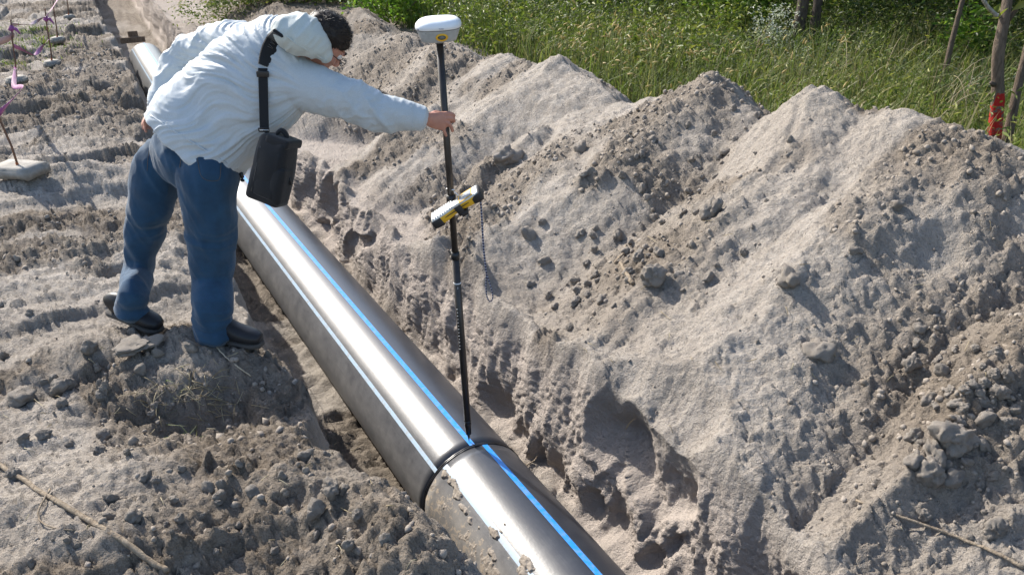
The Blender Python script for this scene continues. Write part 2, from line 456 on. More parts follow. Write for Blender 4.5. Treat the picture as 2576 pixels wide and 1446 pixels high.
# ------------------------------------------------------------------ pipeline
def hdpe(name, dustoff, stripes):
    m = mat(name, (.018, .018, .021), .27, .5)
    n = NT(m)
    ang = n.attr('angle'); tt = n.attr('along')
    streak = n.noise(3, 4, n.mapping((1, 1, 1)))
    cl = n.noise(14, 6, rough=.7); fn = n.noise(70, 4, rough=.7)
    cx = n.n.new('ShaderNodeCombineXYZ'); n.l.new(n.math('MULTIPLY', tt, 1.6), cx.inputs[0]); n.l.new(n.math('MULTIPLY', ang, .55), cx.inputs[1])
    scr = n.noise(2.2, 5, cx.outputs[0], .75); scr2 = n.noise(1.1, 3, n.mapping((14, .22, 1), (0, 0, 0), cx.outputs[0]), .6)
    # dust: thick low on the left flank, thin film elsewhere
    low = n.math('SMOOTH_MIN', 1., 1., .1)
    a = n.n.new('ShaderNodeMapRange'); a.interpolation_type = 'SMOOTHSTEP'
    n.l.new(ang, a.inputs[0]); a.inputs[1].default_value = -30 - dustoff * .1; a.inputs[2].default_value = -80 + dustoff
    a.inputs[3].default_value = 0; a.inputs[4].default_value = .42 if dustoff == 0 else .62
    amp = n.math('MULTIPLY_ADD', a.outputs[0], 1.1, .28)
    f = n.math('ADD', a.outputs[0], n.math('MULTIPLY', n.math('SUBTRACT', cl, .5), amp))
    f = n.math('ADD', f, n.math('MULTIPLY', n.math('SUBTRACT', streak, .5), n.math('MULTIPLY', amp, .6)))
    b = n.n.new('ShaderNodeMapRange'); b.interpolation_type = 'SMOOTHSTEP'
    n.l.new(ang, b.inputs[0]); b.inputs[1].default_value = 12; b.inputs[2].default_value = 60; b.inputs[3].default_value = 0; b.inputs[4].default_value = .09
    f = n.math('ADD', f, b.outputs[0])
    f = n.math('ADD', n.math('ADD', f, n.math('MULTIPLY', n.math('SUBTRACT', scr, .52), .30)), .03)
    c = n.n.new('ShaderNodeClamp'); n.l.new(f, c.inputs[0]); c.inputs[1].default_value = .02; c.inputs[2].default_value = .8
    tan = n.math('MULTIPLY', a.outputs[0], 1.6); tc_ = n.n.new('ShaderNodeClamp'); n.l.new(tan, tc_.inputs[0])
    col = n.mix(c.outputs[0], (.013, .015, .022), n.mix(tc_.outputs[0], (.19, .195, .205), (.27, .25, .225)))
    n.base(col)
    n.rough(n.math('ADD', n.math('MULTIPLY', c.outputs[0], .42), n.math('ADD', n.math('ADD', n.math('MULTIPLY', fn, .08), n.math('MULTIPLY', scr, .14)), .22)))
    mudn = n.noise(26, 6, rough=.75, dist=.4)
    mk = n.math('MULTIPLY', n.math('GREATER_THAN', n.math('MULTIPLY', mudn, n.math('MULTIPLY_ADD', a.outputs[0], .32, .72)), .50), 1. if dustoff else 0.)
    col2 = n.mix(mk, col, n.mix(fn, (.20, .155, .11), (.40, .34, .27))); n.base(col2)
    n.bump(n.math('ADD', fn, n.math('ADD', n.math('MULTIPLY', c.outputs[0], 1.), n.math('MULTIPLY', mk, n.math('MULTIPLY', mudn, 8.)))), .16, .004)
    n.b.inputs['Coat Weight'].default_value = .5; n.b.inputs['Coat Roughness'].default_value = .47; n.b.inputs['Coat IOR'].default_value = 1.6
    return m


RP, ZP = .29, -2.89


def pipe_pt(t, ang, r):
    q = np.radians(ang)
    dip = -.05 * ss(6, 13, np.asarray(t, float)) * 0
    return W(t, bend(t) + r * np.sin(q), ZP + r * np.cos(q) + dip)


def pipe_patch(name, t0, t1, a0, a1, r, mt, parent, nt=60, na=8, thick=None):
    tt = np.linspace(t0, t1, nt); aa = np.linspace(a0, a1, na)
    T_, A_ = np.meshgrid(tt, aa, indexing='ij')
    v = pipe_pt(T_, A_, r).reshape(-1, 3)
    i = np.arange(nt * na).reshape(nt, na)
    f = np.stack([i[:-1, :-1], i[:-1, 1:], i[1:, 1:], i[1:, :-1]], -1).reshape(-1, 4)[:, ::-1]
    o = obj_from(name, v - np.array(parent.location), f, mt, parent)
    attr(o, 'angle', A_.ravel()); attr(o, 'along', T_.ravel())
    return o


def pipe_tube(name, t0, t1, r, wth, mt, parent, nt=80, na=96):
    tt = np.linspace(t0, t1, nt); aa = np.linspace(-180, 180, na, endpoint=False)
    T_, A_ = np.meshgrid(tt, aa, indexing='ij')
    vo = pipe_pt(T_, A_, r).reshape(-1, 3); vi = pipe_pt(T_, A_, r - wth).reshape(-1, 3)
    f = []; N = nt * na
    i = np.arange(N).reshape(nt, na); j = np.roll(i, -1, 1)
    fo = np.stack([i[:-1], j[:-1], j[1:], i[1:]], -1).reshape(-1, 4)[:, ::-1]
    fi = fo[:, ::-1] + N
    e0 = np.stack([i[0], i[0] + N, j[0] + N, j[0]], -1)[:, ::-1]; e1 = np.stack([i[-1], j[-1], j[-1] + N, i[-1] + N], -1)[:, ::-1]
    o = obj_from(name, np.concatenate([vo, vi]) - np.array(parent.location), np.concatenate([fo, fi, e0, e1]), mt, parent)
    attr(o, 'angle', np.concatenate([A_.ravel()] * 2)); attr(o, 'along', np.concatenate([T_.ravel()] * 2))
    return o


M['hdpe_far'] = hdpe('black_pipe_dusty', 0, None)
M['hdpe_near'] = hdpe('black_pipe_muddy', 22, None)


def stripe_mat(name, col, dust):
    m = mat(name, col, .3, .5); n = NT(m)
    f = n.ramp(n.noise(30, 5, rough=.7), [(.45, (0, 0, 0)), (.75, (dust, dust, dust))])
    n.base(n.mix(f, col, (.36, .32, .27))); n.rough(n.math('ADD', n.math('MULTIPLY', n.noise(60, 3), .1), .25))
    return m


M['stripe'] = stripe_mat('blue_stripe_plastic', (.022, .25, .72), .5)
M['stripe_dusty'] = stripe_mat('blue_stripe_dusty_plastic', (.36, .48, .60), .9)
pl = empty('water_pipeline', tuple(W(0, 0, -3.18)))
tag(pl, 'long black plastic water pipe with blue stripes lying along the sand trench', 'pipe')
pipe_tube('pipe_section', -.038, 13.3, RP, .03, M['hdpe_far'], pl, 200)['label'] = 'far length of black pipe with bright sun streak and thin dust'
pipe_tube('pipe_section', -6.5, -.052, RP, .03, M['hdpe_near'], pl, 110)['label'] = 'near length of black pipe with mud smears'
for t0, t1, a, m_, w_ in ((-.038, 13.29, 0.2, 'stripe', 5.6), (-.038, 13.29, -45.5, 'stripe_dusty', 4.4), (-.038, 13.29, 90, 'stripe', 5.4), (-.038, 13.29, -138, 'stripe_dusty', 4.4),
                          (-6.49, -.052, 12.2, 'stripe', 6.3), (-6.49, -.052, -35.2, 'stripe_dusty', 6.0), (-6.49, -.052, 58 + 45, 'stripe', 6), (-6.49, -.052, -106, 'stripe_dusty', 6)):
    pipe_patch('stripe', t0, t1, a - w_ / 2, a + w_ / 2, RP + .0006, M[m_], pl, 160, 6)
# butt-fusion weld: two rolled beads
M['bead'] = mat('weld_bead_plastic', (.012, .012, .014), .32, .5)
for tc in (-.049, -.039):
    na, nb = 128, 10
    v = []
    for a in np.linspace(-180, 180, na, endpoint=False):
        wv = .0030 + .0010 * math.sin(a * .21 + tc * 90) + .0009 * math.sin(a * .53)
        for b in np.linspace(0, 2 * math.pi, nb, endpoint=False):
            v.append(pipe_pt(tc + .0048 * math.cos(b), a, RP + .001 + wv * math.sin(b)))
    v = np.array(v); i = np.arange(na * nb).reshape(na, nb)
    f = np.stack([i, np.roll(i, -1, 1), np.roll(np.roll(i, -1, 0), -1, 1), np.roll(i, -1, 0)], -1).reshape(-1, 4)
    obj_from('weld_bead', v - np.array(pl.location), f, M['bead'], pl)
# ------------------------------------------------------------------ vegetation
def leaf_mat(name, cols, trans=.35, rough=.5):
    m = bpy.data.materials.new(name); m.use_nodes = True
    n = NT(m)
    c = n.ramp(n.attr('tint'), [(i / (len(cols) - 1), q) for i, q in enumerate(cols)])
    n.base(c); n.b.inputs['Roughness'].default_value = rough; n.b.inputs['Specular IOR Level'].default_value = .35
    t = n.n.new('ShaderNodeBsdfTranslucent'); n.l.new(n.mix(.6, c, (1.0, 1.2, .45), 'MULTIPLY'), t.inputs[0])
    mx = n.n.new('ShaderNodeMixShader'); mx.inputs[0].default_value = trans
    out = [q for q in n.n if q.type == 'OUTPUT_MATERIAL'][0]
    n.l.new(n.b.outputs[0], mx.inputs[1]); n.l.new(t.outputs[0], mx.inputs[2]); n.l.new(mx.outputs[0], out.inputs[0])
    return m


M['leaf'] = leaf_mat('leaf_green', [(.05, .075, .016), (.095, .135, .026), (.15, .19, .035), (.25, .24, .06)])
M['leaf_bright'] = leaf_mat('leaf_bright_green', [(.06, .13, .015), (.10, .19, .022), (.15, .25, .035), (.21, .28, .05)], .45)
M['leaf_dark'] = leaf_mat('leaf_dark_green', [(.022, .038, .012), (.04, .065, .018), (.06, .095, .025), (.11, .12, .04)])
M['leaf_grey'] = leaf_mat('leaf_grey_green', [(.07, .10, .055), (.11, .145, .08), (.16, .19, .12), (.30, .31, .24)])
M['grass'] = leaf_mat('grass_blade', [(.06, .09, .02), (.11, .155, .035), (.16, .20, .055), (.25, .235, .10), (.36, .30, .16)], .4)
M['straw'] = leaf_mat('dry_straw', [(.22, .17, .09), (.36, .29, .17), (.46, .40, .27)], .2)
M['seed'] = leaf_mat('seed_head_gold', [(.40, .29, .10), (.52, .40, .18), (.60, .50, .28)], .35)
M['white_fl'] = leaf_mat('white_blossom', [(.45, .46, .40), (.65, .66, .60)], .3)


def bark(name, c0, c1):
    m = mat(name, c0, .9, .2); n = NT(m)
    f = n.noise(5, 6, n.mapping((9, 9, 1.6)), .7, .6)
    n.base(n.ramp(f, [(.3, c0), (.6, c1), (.8, tuple(v * 1.35 for v in c1))])); n.bump(f, .9, .02); return m


M['bark'] = bark('bark_grey_brown', (.06, .045, .033), (.15, .115, .088))
M['bark_dark'] = bark('bark_dark', (.035, .028, .022), (.10, .08, .065))
M['bark_pale'] = bark('bark_pale', (.16, .14, .12), (.48, .45, .41))


def leaves_mesh(cen, size, up=.4, r=rng, aspect=.42):
    """one folded leaf per centre; returns verts, quads, tint"""
    n = len(cen); size = np.broadcast_to(size, (n,))
    d = r.normal(size=(n, 3)); d[:, 2] = d[:, 2] * .6 - .1; d /= np.linalg.norm(d, axis=1)[:, None]
    nn = r.normal(size=(n, 3)); nn[:, 2] += up * 3; nn -= (nn * d).sum(1)[:, None] * d; nn /= np.linalg.norm(nn, axis=1)[:, None]
    s = np.cross(d, nn)
    L = size[:, None] * .5; Wd = L * aspect
    a = cen - d * L; c = cen + d * L - nn * L * .25
    b = cen + s * Wd + nn * Wd * .45; e = cen - s * Wd + nn * Wd * .45
    v = np.stack([a, b, c, e], 1).reshape(-1, 3)
    f = np.arange(4 * n).reshape(n, 4)
    # two triangles along the midrib
    f = np.concatenate([f[:, [0, 1, 2]], f[:, [0, 2, 3]]])
    return v, f, np.repeat(r.random(n), 4)


def tube_np(pts, rad, k=6):
    pts = np.asarray(pts, float); n = len(pts); rad = np.broadcast_to(rad, (n,))
    d = np.gradient(pts, axis=0); d /= np.linalg.norm(d, axis=1)[:, None] + 1e-9
    u = np.cross(d, [0.13, 0.31, .94]); bad = np.linalg.norm(u, axis=1) < .05
    u[bad] = np.cross(d[bad], [1, 0, 0]); u /= np.linalg.norm(u, axis=1)[:, None]
    for i in range(1, n):
        u[i] = u[i - 1] - (u[i - 1] @ d[i]) * d[i]; u[i] /= np.linalg.norm(u[i]) + 1e-9
    w_ = np.cross(d, u)
    q = np.linspace(0, 2 * np.pi, k, endpoint=False)
    v = (pts[:, None] + rad[:, None, None] * (np.cos(q)[None, :, None] * u[:, None] + np.sin(q)[None, :, None] * w_[:, None])).reshape(-1, 3)
    i = np.arange(n * k).reshape(n, k); j = np.roll(i, -1, 1)
    f = np.stack([i[:-1], j[:-1], j[1:], i[1:]], -1).reshape(-1, 4)
    tri = np.concatenate([f[:, [0, 1, 2]], f[:, [0, 2, 3]]])
    c0 = np.stack([i[0, 1:-1] * 0 + i[0, 0], i[0, 2:], i[0, 1:-1]], -1); c1 = np.stack([i[-1, 1:-1] * 0 + i[-1, 0], i[-1, 1:-1], i[-1, 2:]], -1)
    return v, np.concatenate([tri, c0, c1])


class Acc:
    def __init__(s): s.v = []; s.f = []; s.t = []; s.n = 0
    def add(s, v, f, t=None):
        s.v.append(v); s.f.append(np.asarray(f) + s.n); s.t.append(np.full(len(v), .5) if t is None else t); s.n += len(v)
    def build(s, name, m, parent=None, smooth=False):
        v = np.concatenate(s.v)
        if parent: v = v - np.array(parent.location)
        o = obj_from(name, v, np.concatenate(s.f), m, parent, smooth); attr(o, 'tint', np.concatenate(s.t)); return o


def sprigs(c, r, nsp, per, spread, rr=rng):
    """leaf centres in clumps through an ellipsoid crown, emptier inside"""
    d = rr.normal(size=(nsp, 3)); d /= np.linalg.norm(d, axis=1)[:, None]
    k = rr.random(nsp) ** .45
    cc = np.array(c) + d * k[:, None] * np.array(r) * (.75 + .5 * rr.random((nsp, 1)))
    p = cc[:, None] + rr.normal(size=(nsp, per, 3)) * spread
    return p.reshape(-1, 3), cc


def plant(name, label, cat, x, y, mt, h, rad, nsp, per, size, stems=6, bk='bark', group=None, z=None, crown=None, wood='stem'):
    zz = -2.1
    for _ in range(3):
        p = atZ(x, y, zz); zz = gz(p.x, p.y)
    o = empty(name, (p.x, p.y, zz - .02)); tag(o, label, cat, group)
    c = (p.x, p.y, zz + h * .55)
    pts, cc = sprigs(c, (rad, rad, h * .5), nsp, per, size * 1.1)
    pts = pts[pts[:, 2] > zz + .03]
    A = Acc(); v, f, t = leaves_mesh(pts, size * (.6 + .8 * rng.random(len(pts)))); A.add(v, f, t)
    A.build(crown or 'foliage', M[mt], o)
    B = Acc()
    for i in range(stems):
        e = cc[rng.integers(len(cc))]; b = np.array([p.x, p.y, zz - .05]) + rng.normal(size=3) * [.06, .06, 0]
        m_ = (b + e) / 2 + rng.normal(size=3) * .06
        B.add(*tube_np([b, m_, e], np.array([.012, .009, .004]) * (.6 + h * .5), 5))
    B.build(wood, M[bk], o, True)
    return o


# meadow grass -------------------------------------------------------
def in_meadow(n, s0=3.55, s1=13, t0=-4, t1=15):
    t = rng.uniform(t0, t1, n); s = rng.uniform(s0, s1, n) + bend(t)
    return t, s


def blades(n, t, s, hmin, hmax, wd, name, mt, lean=.85, kind='stuff', tint=None):
    p = W(t, s, 0); z = ground_z(p[:, 0], p[:, 1], False)
    p[:, 2] = z - .02
    h = hmin + (hmax - hmin) * rng.random(n) ** 1.5
    az = rng.random(n) * 6.28; ln = lean * rng.random(n) * h
    d = np.stack([np.cos(az) * ln, np.sin(az) * ln, 0 * az], -1)
    side = np.stack([-np.sin(az + rng.normal(size=n) * .6), np.cos(az), 0 * az], -1) * (wd * (.5 + rng.random(n)))[:, None]
    up = np.array([0, 0, 1.])
    a0, a1 = p - side, p + side
    m = p + d * .35 + up * (h * .55)[:, None]
    b0, b1 = m - side * .8, m + side * .8
    tp = p + d * 1.3 + up * (h * (1 - .25 * ln / h))[:, None]
    v = np.stack([a0, a1, b0, b1, tp], 1).reshape(-1, 3)
    i = np.arange(n)[:, None] * 5
    f = np.concatenate([i + [0, 1, 3], i + [0, 3, 2], i + [2, 3, 4]])
    tn = rng.random(n) if tint is None else tint
    return v, f, np.repeat(tn, 5), tp


A = Acc()
t, s = in_meadow(78000, 3.5, 10.5, -3.5, 13)
keep = (s - bend(t) > 3.55 + .3 * rng.random(len(t))); t, s = t[keep], s[keep]
tn = np.clip(.35 + .25 * vn(t * .8, s * .8, 0, 201) + .26 * rng.normal(size=len(t)) + .15 * ss(6, 2, t) , 0, 1)
v, f, tt_, _ = blades(len(t), t, s, .15, .74, .0062, '', '', tint=tn); A.add(v, f, tt_)
tag(A.build('meadow_grass', M['grass']), 'tall green meadow grass growing behind the sand heaps', 'grass', kind='stuff')

# dry stalks
# broad leaved weeds through the grass
A = Acc()
tq_, sq_ = in_meadow(2600, 3.7, 9.5, -3.5, 13)
kq = (vn(tq_ * .9, sq_ * .9, 0, 208) + .5 * rng.random(len(tq_))) > .12; tq_, sq_ = tq_[kq], sq_[kq]
pq = W(tq_, sq_, 0); gq = ground_z(pq[:, 0], pq[:, 1], False); hq = rng.uniform(.15, .72, len(tq_))
cenq = (np.stack([pq[:, 0], pq[:, 1], gq + hq], -1)[:, None] + rng.normal(size=(len(tq_), 13, 3)) * np.array([.07, .07, .11])).reshape(-1, 3)
cenq = cenq[cenq[:, 2] > np.repeat(gq, 13) + .03]
v, f, tt_ = leaves_mesh(cenq, .05 * (.5 + rng.random(len(cenq))), aspect=.3); A.add(v, f, tt_)
tag(A.build('broad_leaved_weeds', M['leaf']), 'broad leaved weeds mixed through the meadow grass', 'weeds', kind='stuff')
A = Acc()
t, s = in_meadow(2600, 3.7, 9, -3, 11)
v, f, tt_, _ = blades(len(t), t, s, .35, .9, .0022, '', '', lean=.5); A.add(v, f, tt_)
tag(A.build('dry_stalks', M['straw']), 'thin dry straw coloured stalks standing among the meadow grass', 'dry grass', kind='stuff')

# foxtail seed heads
A = Acc(); B = Acc()
n = 800
px = rng.normal(1450, 150, n); py = rng.normal(130, 48, n)
px[:260] = rng.uniform(1150, 2150, 260); py[:260] = rng.uniform(50, 260, 260)
for a_, b_ in zip(px, py):
    Y = rng.uniform(7.5, 11.5)
    p = atY(float(a_), float(b_), Y); g = ground_z(np.array([p.x]), np.array([p.y]), False)[0]
    tt0, ss0 = TS(p.x, p.y)
    if ss0 < 3.7 or p.z - g > .95 or p.z < g + .2: continue
    base = np.array([p.x + rng.normal() * .05, p.y + rng.normal() * .05, g]); top = np.array(p)
    B.add(*tube_np([base, (base + top) / 2 + rng.normal(size=3) * .01, top], [.002, .0016, .0014], 3))
    dr = np.array([rng.normal() * .5, rng.normal() * .3, .9 - .7 * rng.random()]); dr /= np.linalg.norm(dr); L = rng.uniform(.06, .11)
    q = [top + dr * L * k - np.array([0, 0, .02]) * k * k for k in (0, .25, .6, 1)]
    v, f = tube_np(q, [.003, .0085, .008, .002], 5); A.add(v, f, np.full(len(v), rng.random()))
tag(A.build('foxtail_seed_heads', M['seed'], None, True), 'golden foxtail seed heads above the grass behind the survey pole', 'seed heads', kind='stuff')
tag(B.build('foxtail_stems', M['grass'], None, True), 'thin green foxtail stems carrying the golden seed heads', 'grass stems', kind='stuff')

# undergrowth: leafy weeds nobody could count
def mass(name, label, cat, spots, mt, size, per):
    A = Acc()
    for x, y, rx, h, nsp in spots:
        p = atZ(x, y, -2.1); g = gz(p.x, p.y)
        pts, cc = sprigs((p.x, p.y, g + h * .45), (rx, rx * .8, h * .5), nsp, per, size * 1.3)
        pts = pts[pts[:, 2] > g + .02]
        v, f, t = leaves_mesh(pts, size * (.5 + rng.random(len(pts)))); A.add(v, f, t)
    return tag(A.build(name, M[mt]), label, cat, kind='stuff')


R_ = np.random.default_rng(3)
sp = [(x + R_.normal() * 25, y, R_.uniform(.5, .9), R_.uniform(.5, 1.1), 62) for x, y in
      [(900, 15), (960, 35), (1020, 20), (1060, 52), (1120, 60), (1200, 30), (1240, 80), (1290, 40), (1330, 95), (1380, 30), (1420, 60), (1480, 25), (1530, 70), (1570, 30), (1620, 60), (1660, 20), (1700, 75), (1750, 40), (1840, 30), (1900, 60), (580, 2), (620, 4), (660, 1), (700, 8), (740, 3), (780, 12), (820, 8), (860, 16), (920, 5), (1000, 5), (1150, 100), (1210, 120), (1280, 140), (1350, 150), (1500, 120), (1600, 130), (1680, 150), (1780, 120), (1880, 120), (1720, 200), (1560, 190), (1100, 8), (1300, 5), (1450, 2), (1600, 4), (1760, 5)]]
sp += [(x, 1 + 3 * (x % 3), 1.1, .7, 90) for x in range(560, 960, 34)]
mass('weedy_undergrowth', 'mid green leafy weeds massed behind the grass up to the wood edge', 'undergrowth', sp, 'leaf', .062, 9)
sp = [(x, y, R_.uniform(.6, 1.0), R_.uniform(.6, 1.2), 60) for x, y in
      [(1960, 60), (2040, 40), (2120, 70), (2200, 50), (2280, 80), (2360, 50), (2440, 80), (2520, 50), (2576, 100), (2000, 5), (2100, 3), (2200, 5), (2300, 8), (2400, 4), (2500, 8), (2600, 20), (2680, 60), (1180, 5), (1500, 50), (1560, 95), (2240, 110), (2080, 90), (2160, 100), (2320, 120), (2420, 120), (2500, 150), (1450, 40), (1400, 80), (1600, 90), (2260, 20), (2340, 15), (2460, 30)] + [(x, 28 + 22 * math.sin(x * .05)) for x in range(1330, 2580, 62)]]
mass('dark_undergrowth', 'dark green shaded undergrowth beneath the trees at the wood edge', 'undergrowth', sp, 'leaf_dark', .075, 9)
sp2 = [(x, 60 + 20 * math.sin(x * .031), R_.uniform(.4, .8), R_.uniform(.7, 1.15), 50) for x in range(1180, 2560, 70)]
mass('wood_edge_saplings', 'mixed green sapling foliage along the wood edge', 'undergrowth', sp2, 'leaf', .085, 10)
sp = [(x, y, R_.uniform(.35, .6), R_.uniform(.35, .6), 40) for x, y in
      [(1780, 150), (1850, 165), (1900, 140), (1960, 170), (2020, 180), (2060, 150), (2140, 165), (2180, 130), (2230, 170), (2300, 175), (2340, 205), (2420, 190), (2460, 230), (2560, 240), (1700, 140), (2100, 215)]]
mass('grey_green_weeds', 'pale grey green narrow leaved weeds rising from the meadow', 'weeds', sp, 'leaf_grey', .042, 10)

# the wood itself, beyond the edge
A = Acc()
wt0 = rng.uniform(-10, 34, 520); ws0 = rng.uniform(9.5, 16, 520) + 2.5 * ss(8, 16, wt0)
wp = W(wt0, ws0, -2.1 + 6.2 * rng.random(520) ** .8)
cw = (wp[:, None] + rng.normal(size=(520, 75, 3)) * np.array([.75, .75, .5])).reshape(-1, 3); cw = cw[cw[:, 2] > -2.1]
v, f, t = leaves_mesh(cw, .26 * (.5 + rng.random(len(cw)))); A.add(v, f, t)
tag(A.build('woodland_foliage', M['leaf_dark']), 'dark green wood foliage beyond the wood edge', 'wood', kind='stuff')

# shrubs and trees one can point to
plant('leafy_shrub', 'bright green leafy shrub behind the grass midway between receiver and dark trunks', 'shrub', 1850, 95, 'leaf_bright', 1.1, .75, 230, 13, .10)
plant('leafy_shrub', 'bright green shrub just above the heaps between bent head and receiver', 'shrub', 985, 66, 'leaf_bright', .85, .75, 190, 12, .085)
plant('leafy_shrub', 'low yellow green sapling leaves left of the red painted tree', 'shrub', 2410, 200, 'leaf_bright', .85, .36, 70, 11, .085)
plant('leafy_shrub', 'small rounded bright green bush in front of the dark wood', 'shrub', 2085, 160, 'leaf_bright', .42, .26, 60, 12, .035)
plant('leafy_shrub', 'green shrub behind the receiver at the top of the heap', 'shrub', 1130, 55, 'leaf', .9, .55, 110, 12, .07)
plant('flowering_weed', 'weed with white blossom clusters left of the dark trunk pair', 'weed', 1935, 160, 'white_fl', .70, .34, 90, 13, .036)
plant('leafy_shrub', 'bright green sprig beside the pair of dark trunks', 'shrub', 2130, 60, 'leaf_bright', .8, .3, 36, 10, .08)


def tree(label, x, y, rb, h, lean=(0, 0), bk='bark', crown=True, two=None, z0=-2.1, branches=True):
    p = atZ(x, y, z0); g = gz(p.x, p.y)
    o = empty('tree', (p.x, p.y, g - .05)); tag(o, label, 'tree')
    b = np.array([p.x, p.y, g - .1])
    hs = np.linspace(0, 1, 14)
    pts = b + np.stack([lean[0] * hs * h + .03 * np.sin(hs * 9 + x), lean[1] * hs * h + .02 * np.cos(hs * 7 + x), hs * h], -1)
    rad = rb * (1 - .65 * hs) * (1 + .35 * np.exp(-hs * 14))
    v, f = tube_np(pts, rad, 14)
    v += (vn(v[:, 0] * 25, v[:, 1] * 25, v[:, 2] * 5, 9)[:, None] * (v - np.repeat(pts, 14, 0)) * .16)
    tr = Acc(); tr.add(v, f); tr.build('trunk', M[bk], o, True)
    ends = []
    for k in range(6 if branches else 0):
        i = rng.integers(6, 13); a = rng.random() * 6.28; L = h * rng.uniform(.18, .35)
        e = pts[i] + np.array([math.cos(a) * L, math.sin(a) * L, L * .7]); ends.append(e)
        B = Acc(); B.add(*tube_np([pts[i], (pts[i] + e) / 2 + [0, 0, .1 * L], e], [rad[i] * .5, rad[i] * .35, rad[i] * .12], 6)); B.build('branch', M[bk], o, True)
    if crown:
        A = Acc()
        for e in ends + [pts[-1]]:
            q, _ = sprigs(e, (h * .2, h * .2, h * .16), 55, 9, .14); v, f, t = leaves_mesh(q, .12 * (.6 + .8 * rng.random(len(q)))); A.add(v, f, t)
        A.build('crown', M['leaf'], o)
    return o


tree('dark trunk with pale patches, left one of the close pair at the wood edge', 1998, 128, .075, 6.5, (.01, 0), 'bark_dark')
tree('dark trunk, right one of the close pair at the wood edge', 2038, 118, .06, 6, (.03, .02), 'bark_dark')
tree('thin straight brown trunk standing alone between shrubs right of the trunk pair', 2372, 205, .032, 5.2, (.06, .05), 'bark')
tree('slender dark trunk in the shade above the bright shrub', 1760, 20, .05, 6, (.02, 0), 'bark_dark')
tree('slim grey trunk in the dark wood just left of the thin straight brown trunk', 2290, 60, .05, 6.2, (-.03, .02), 'bark_dark')
tree('slim leaning trunk at the wood edge above the seed heads', 1560, 8, .04, 5.5, (.05, .03), 'bark_dark')
for lb, x, y in (('tall tree in the wood beyond the top edge, behind the trunk pair', 2080, -25), ('tall tree in the wood beyond the top edge, right of the trunk pair', 2250, -40), ('tall tree in the wood at the upper right corner', 2500, -10), ('tall tree in the wood beyond the bright shrub', 1850, -30), ('tall tree at the far right end of the wood', 2750, 60)):
    tree(lb, x, y, .09, 6.5, (0, 0), 'bark_dark')

# the red-marked tree
M['bark_paint'] = bark('bark_with_red_spray_paint', (.065, .048, .036), (.17, .13, .10))
n_ = NT(M['bark_paint'])
pb = atZ(2510, 388, -2.0)
pb = Vector((pb.x, pb.y, gz(pb.x, pb.y)))
o = empty('tree', (pb.x, pb.y, pb.z - .05)); tag(o, 'forked tree with red spray paint on its trunk beside the right heap', 'tree')
pts = np.array([list(atY(x_, y_, pb.y + d_)) for x_, y_, d_ in ((2500, 420, 0), (2501, 366, 0), (2502, 340, 0), (2507, 285, 0), (2512, 229, 0), (2509, 180, 0), (2511, 122, 0), (2522, 70, .02), (2530, 30, .05), (2541, -40, .1), (2556, -200, .2), (2566, -420, .3), (2560, -700, .4))])
from_ = np.linspace(0, 1, 60); idx = np.linspace(0, 1, len(pts))
pts = np.stack([np.interp(from_, idx, pts[:, k]) for k in range(3)], -1)
sm = pts.copy()
for _ in range(6): sm[1:-1] = (sm[:-2] + 2 * sm[1:-1] + sm[2:]) / 4
pts = sm
rad = np.interp(from_, [0, .1, .3, .6, 1], [.062, .050, .045, .038, .02])
v, f = tube_np(pts, rad, 22)
cen = np.repeat(pts, 22, 0)
rel = v - cen; angv = np.arctan2(rel[:, 1], rel[:, 0])
v = v + rel * (.16 * ridged(angv * 2.2, v[:, 2] * 3, 0, 3, 210) + .07 * vn(angv * 7, v[:, 2] * 14, 0, 211))[:, None]
tr = Acc(); tr.add(v, f); tk = tr.build('trunk', M['bark_paint'], o, True)
top_p, bot_p = atY(2508, 232, pb.y).z, atY(2508, 352, pb.y).z
g_ = n_.math('MULTIPLY', 1., 1.)
geo = n_.n.new('ShaderNodeNewGeometry'); sx = n_.n.new('ShaderNodeSeparateXYZ'); n_.l.new(geo.outputs['Position'], sx.inputs[0])
h1 = n_.math('GREATER_THAN', sx.outputs[2], bot_p); h2 = n_.math('LESS_THAN', sx.outputs[2], top_p)
side = n_.math('GREATER_THAN', n_.math('SUBTRACT', sx.outputs[0], 0.), atY(2507, 290, pb.y).x - .062)
pn = n_.math('GREATER_THAN', n_.math('ADD', n_.noise(11, 3, n_.mapping((1, 1, 1.6))), n_.math('MULTIPLY', n_.noise(60, 4, rough=.8), .7)), .77)
msk = n_.math('MULTIPLY', n_.math('MULTIPLY', h1, h2), n_.math('MULTIPLY', side, pn))
old = n_.b.inputs['Base Color'].links[0].from_socket
n_.base(n_.mix(msk, old, (.42, .025, .02)))
B = Acc()
st = [np.array(atY(x_, y_, pb.y + d_)) for x_, y_, d_ in ((2512, 410, 0), (2529, 372, .02), (2543, 305, .03), (2556, 240, .05), (2567, 190, .08), (2600, 60, .2), (2670, -160, .4))]
B.add(*tube_np(st, [.045, .044, .038, .034, .032, .026, .014], 12)); B.build('trunk', M['bark'], o, True)['label'] = 'thinner second trunk leaning right'
B = Acc(); j = [np.array(atY(2524, 42, pb.y + .05)), np.array(atY(2505, 38, pb.y + .04)), np.array(atY(2485, 18, pb.y)), np.array(atY(2470, -5, pb.y - .05)), np.array(atY(2440, -60, pb.y - .1))]
B.add(*tube_np(j, [.018, .015, .014, .012, .008], 8)); B.build('branch', M['bark_pale'], o, True)
B = Acc(); j = [np.array(atY(2530, 60, pb.y + .05)), np.array(atY(2560, 20, pb.y + .06)), np.array(atY(2600, -10, pb.y))]
B.add(*tube_np(j, [.02, .015, .01], 8)); B.build('branch', M['bark'], o, True)
B = Acc(); j = [np.array(atY(2500, 214, pb.y - .04)), np.array(atY(2493, 208, pb.y - .07))]
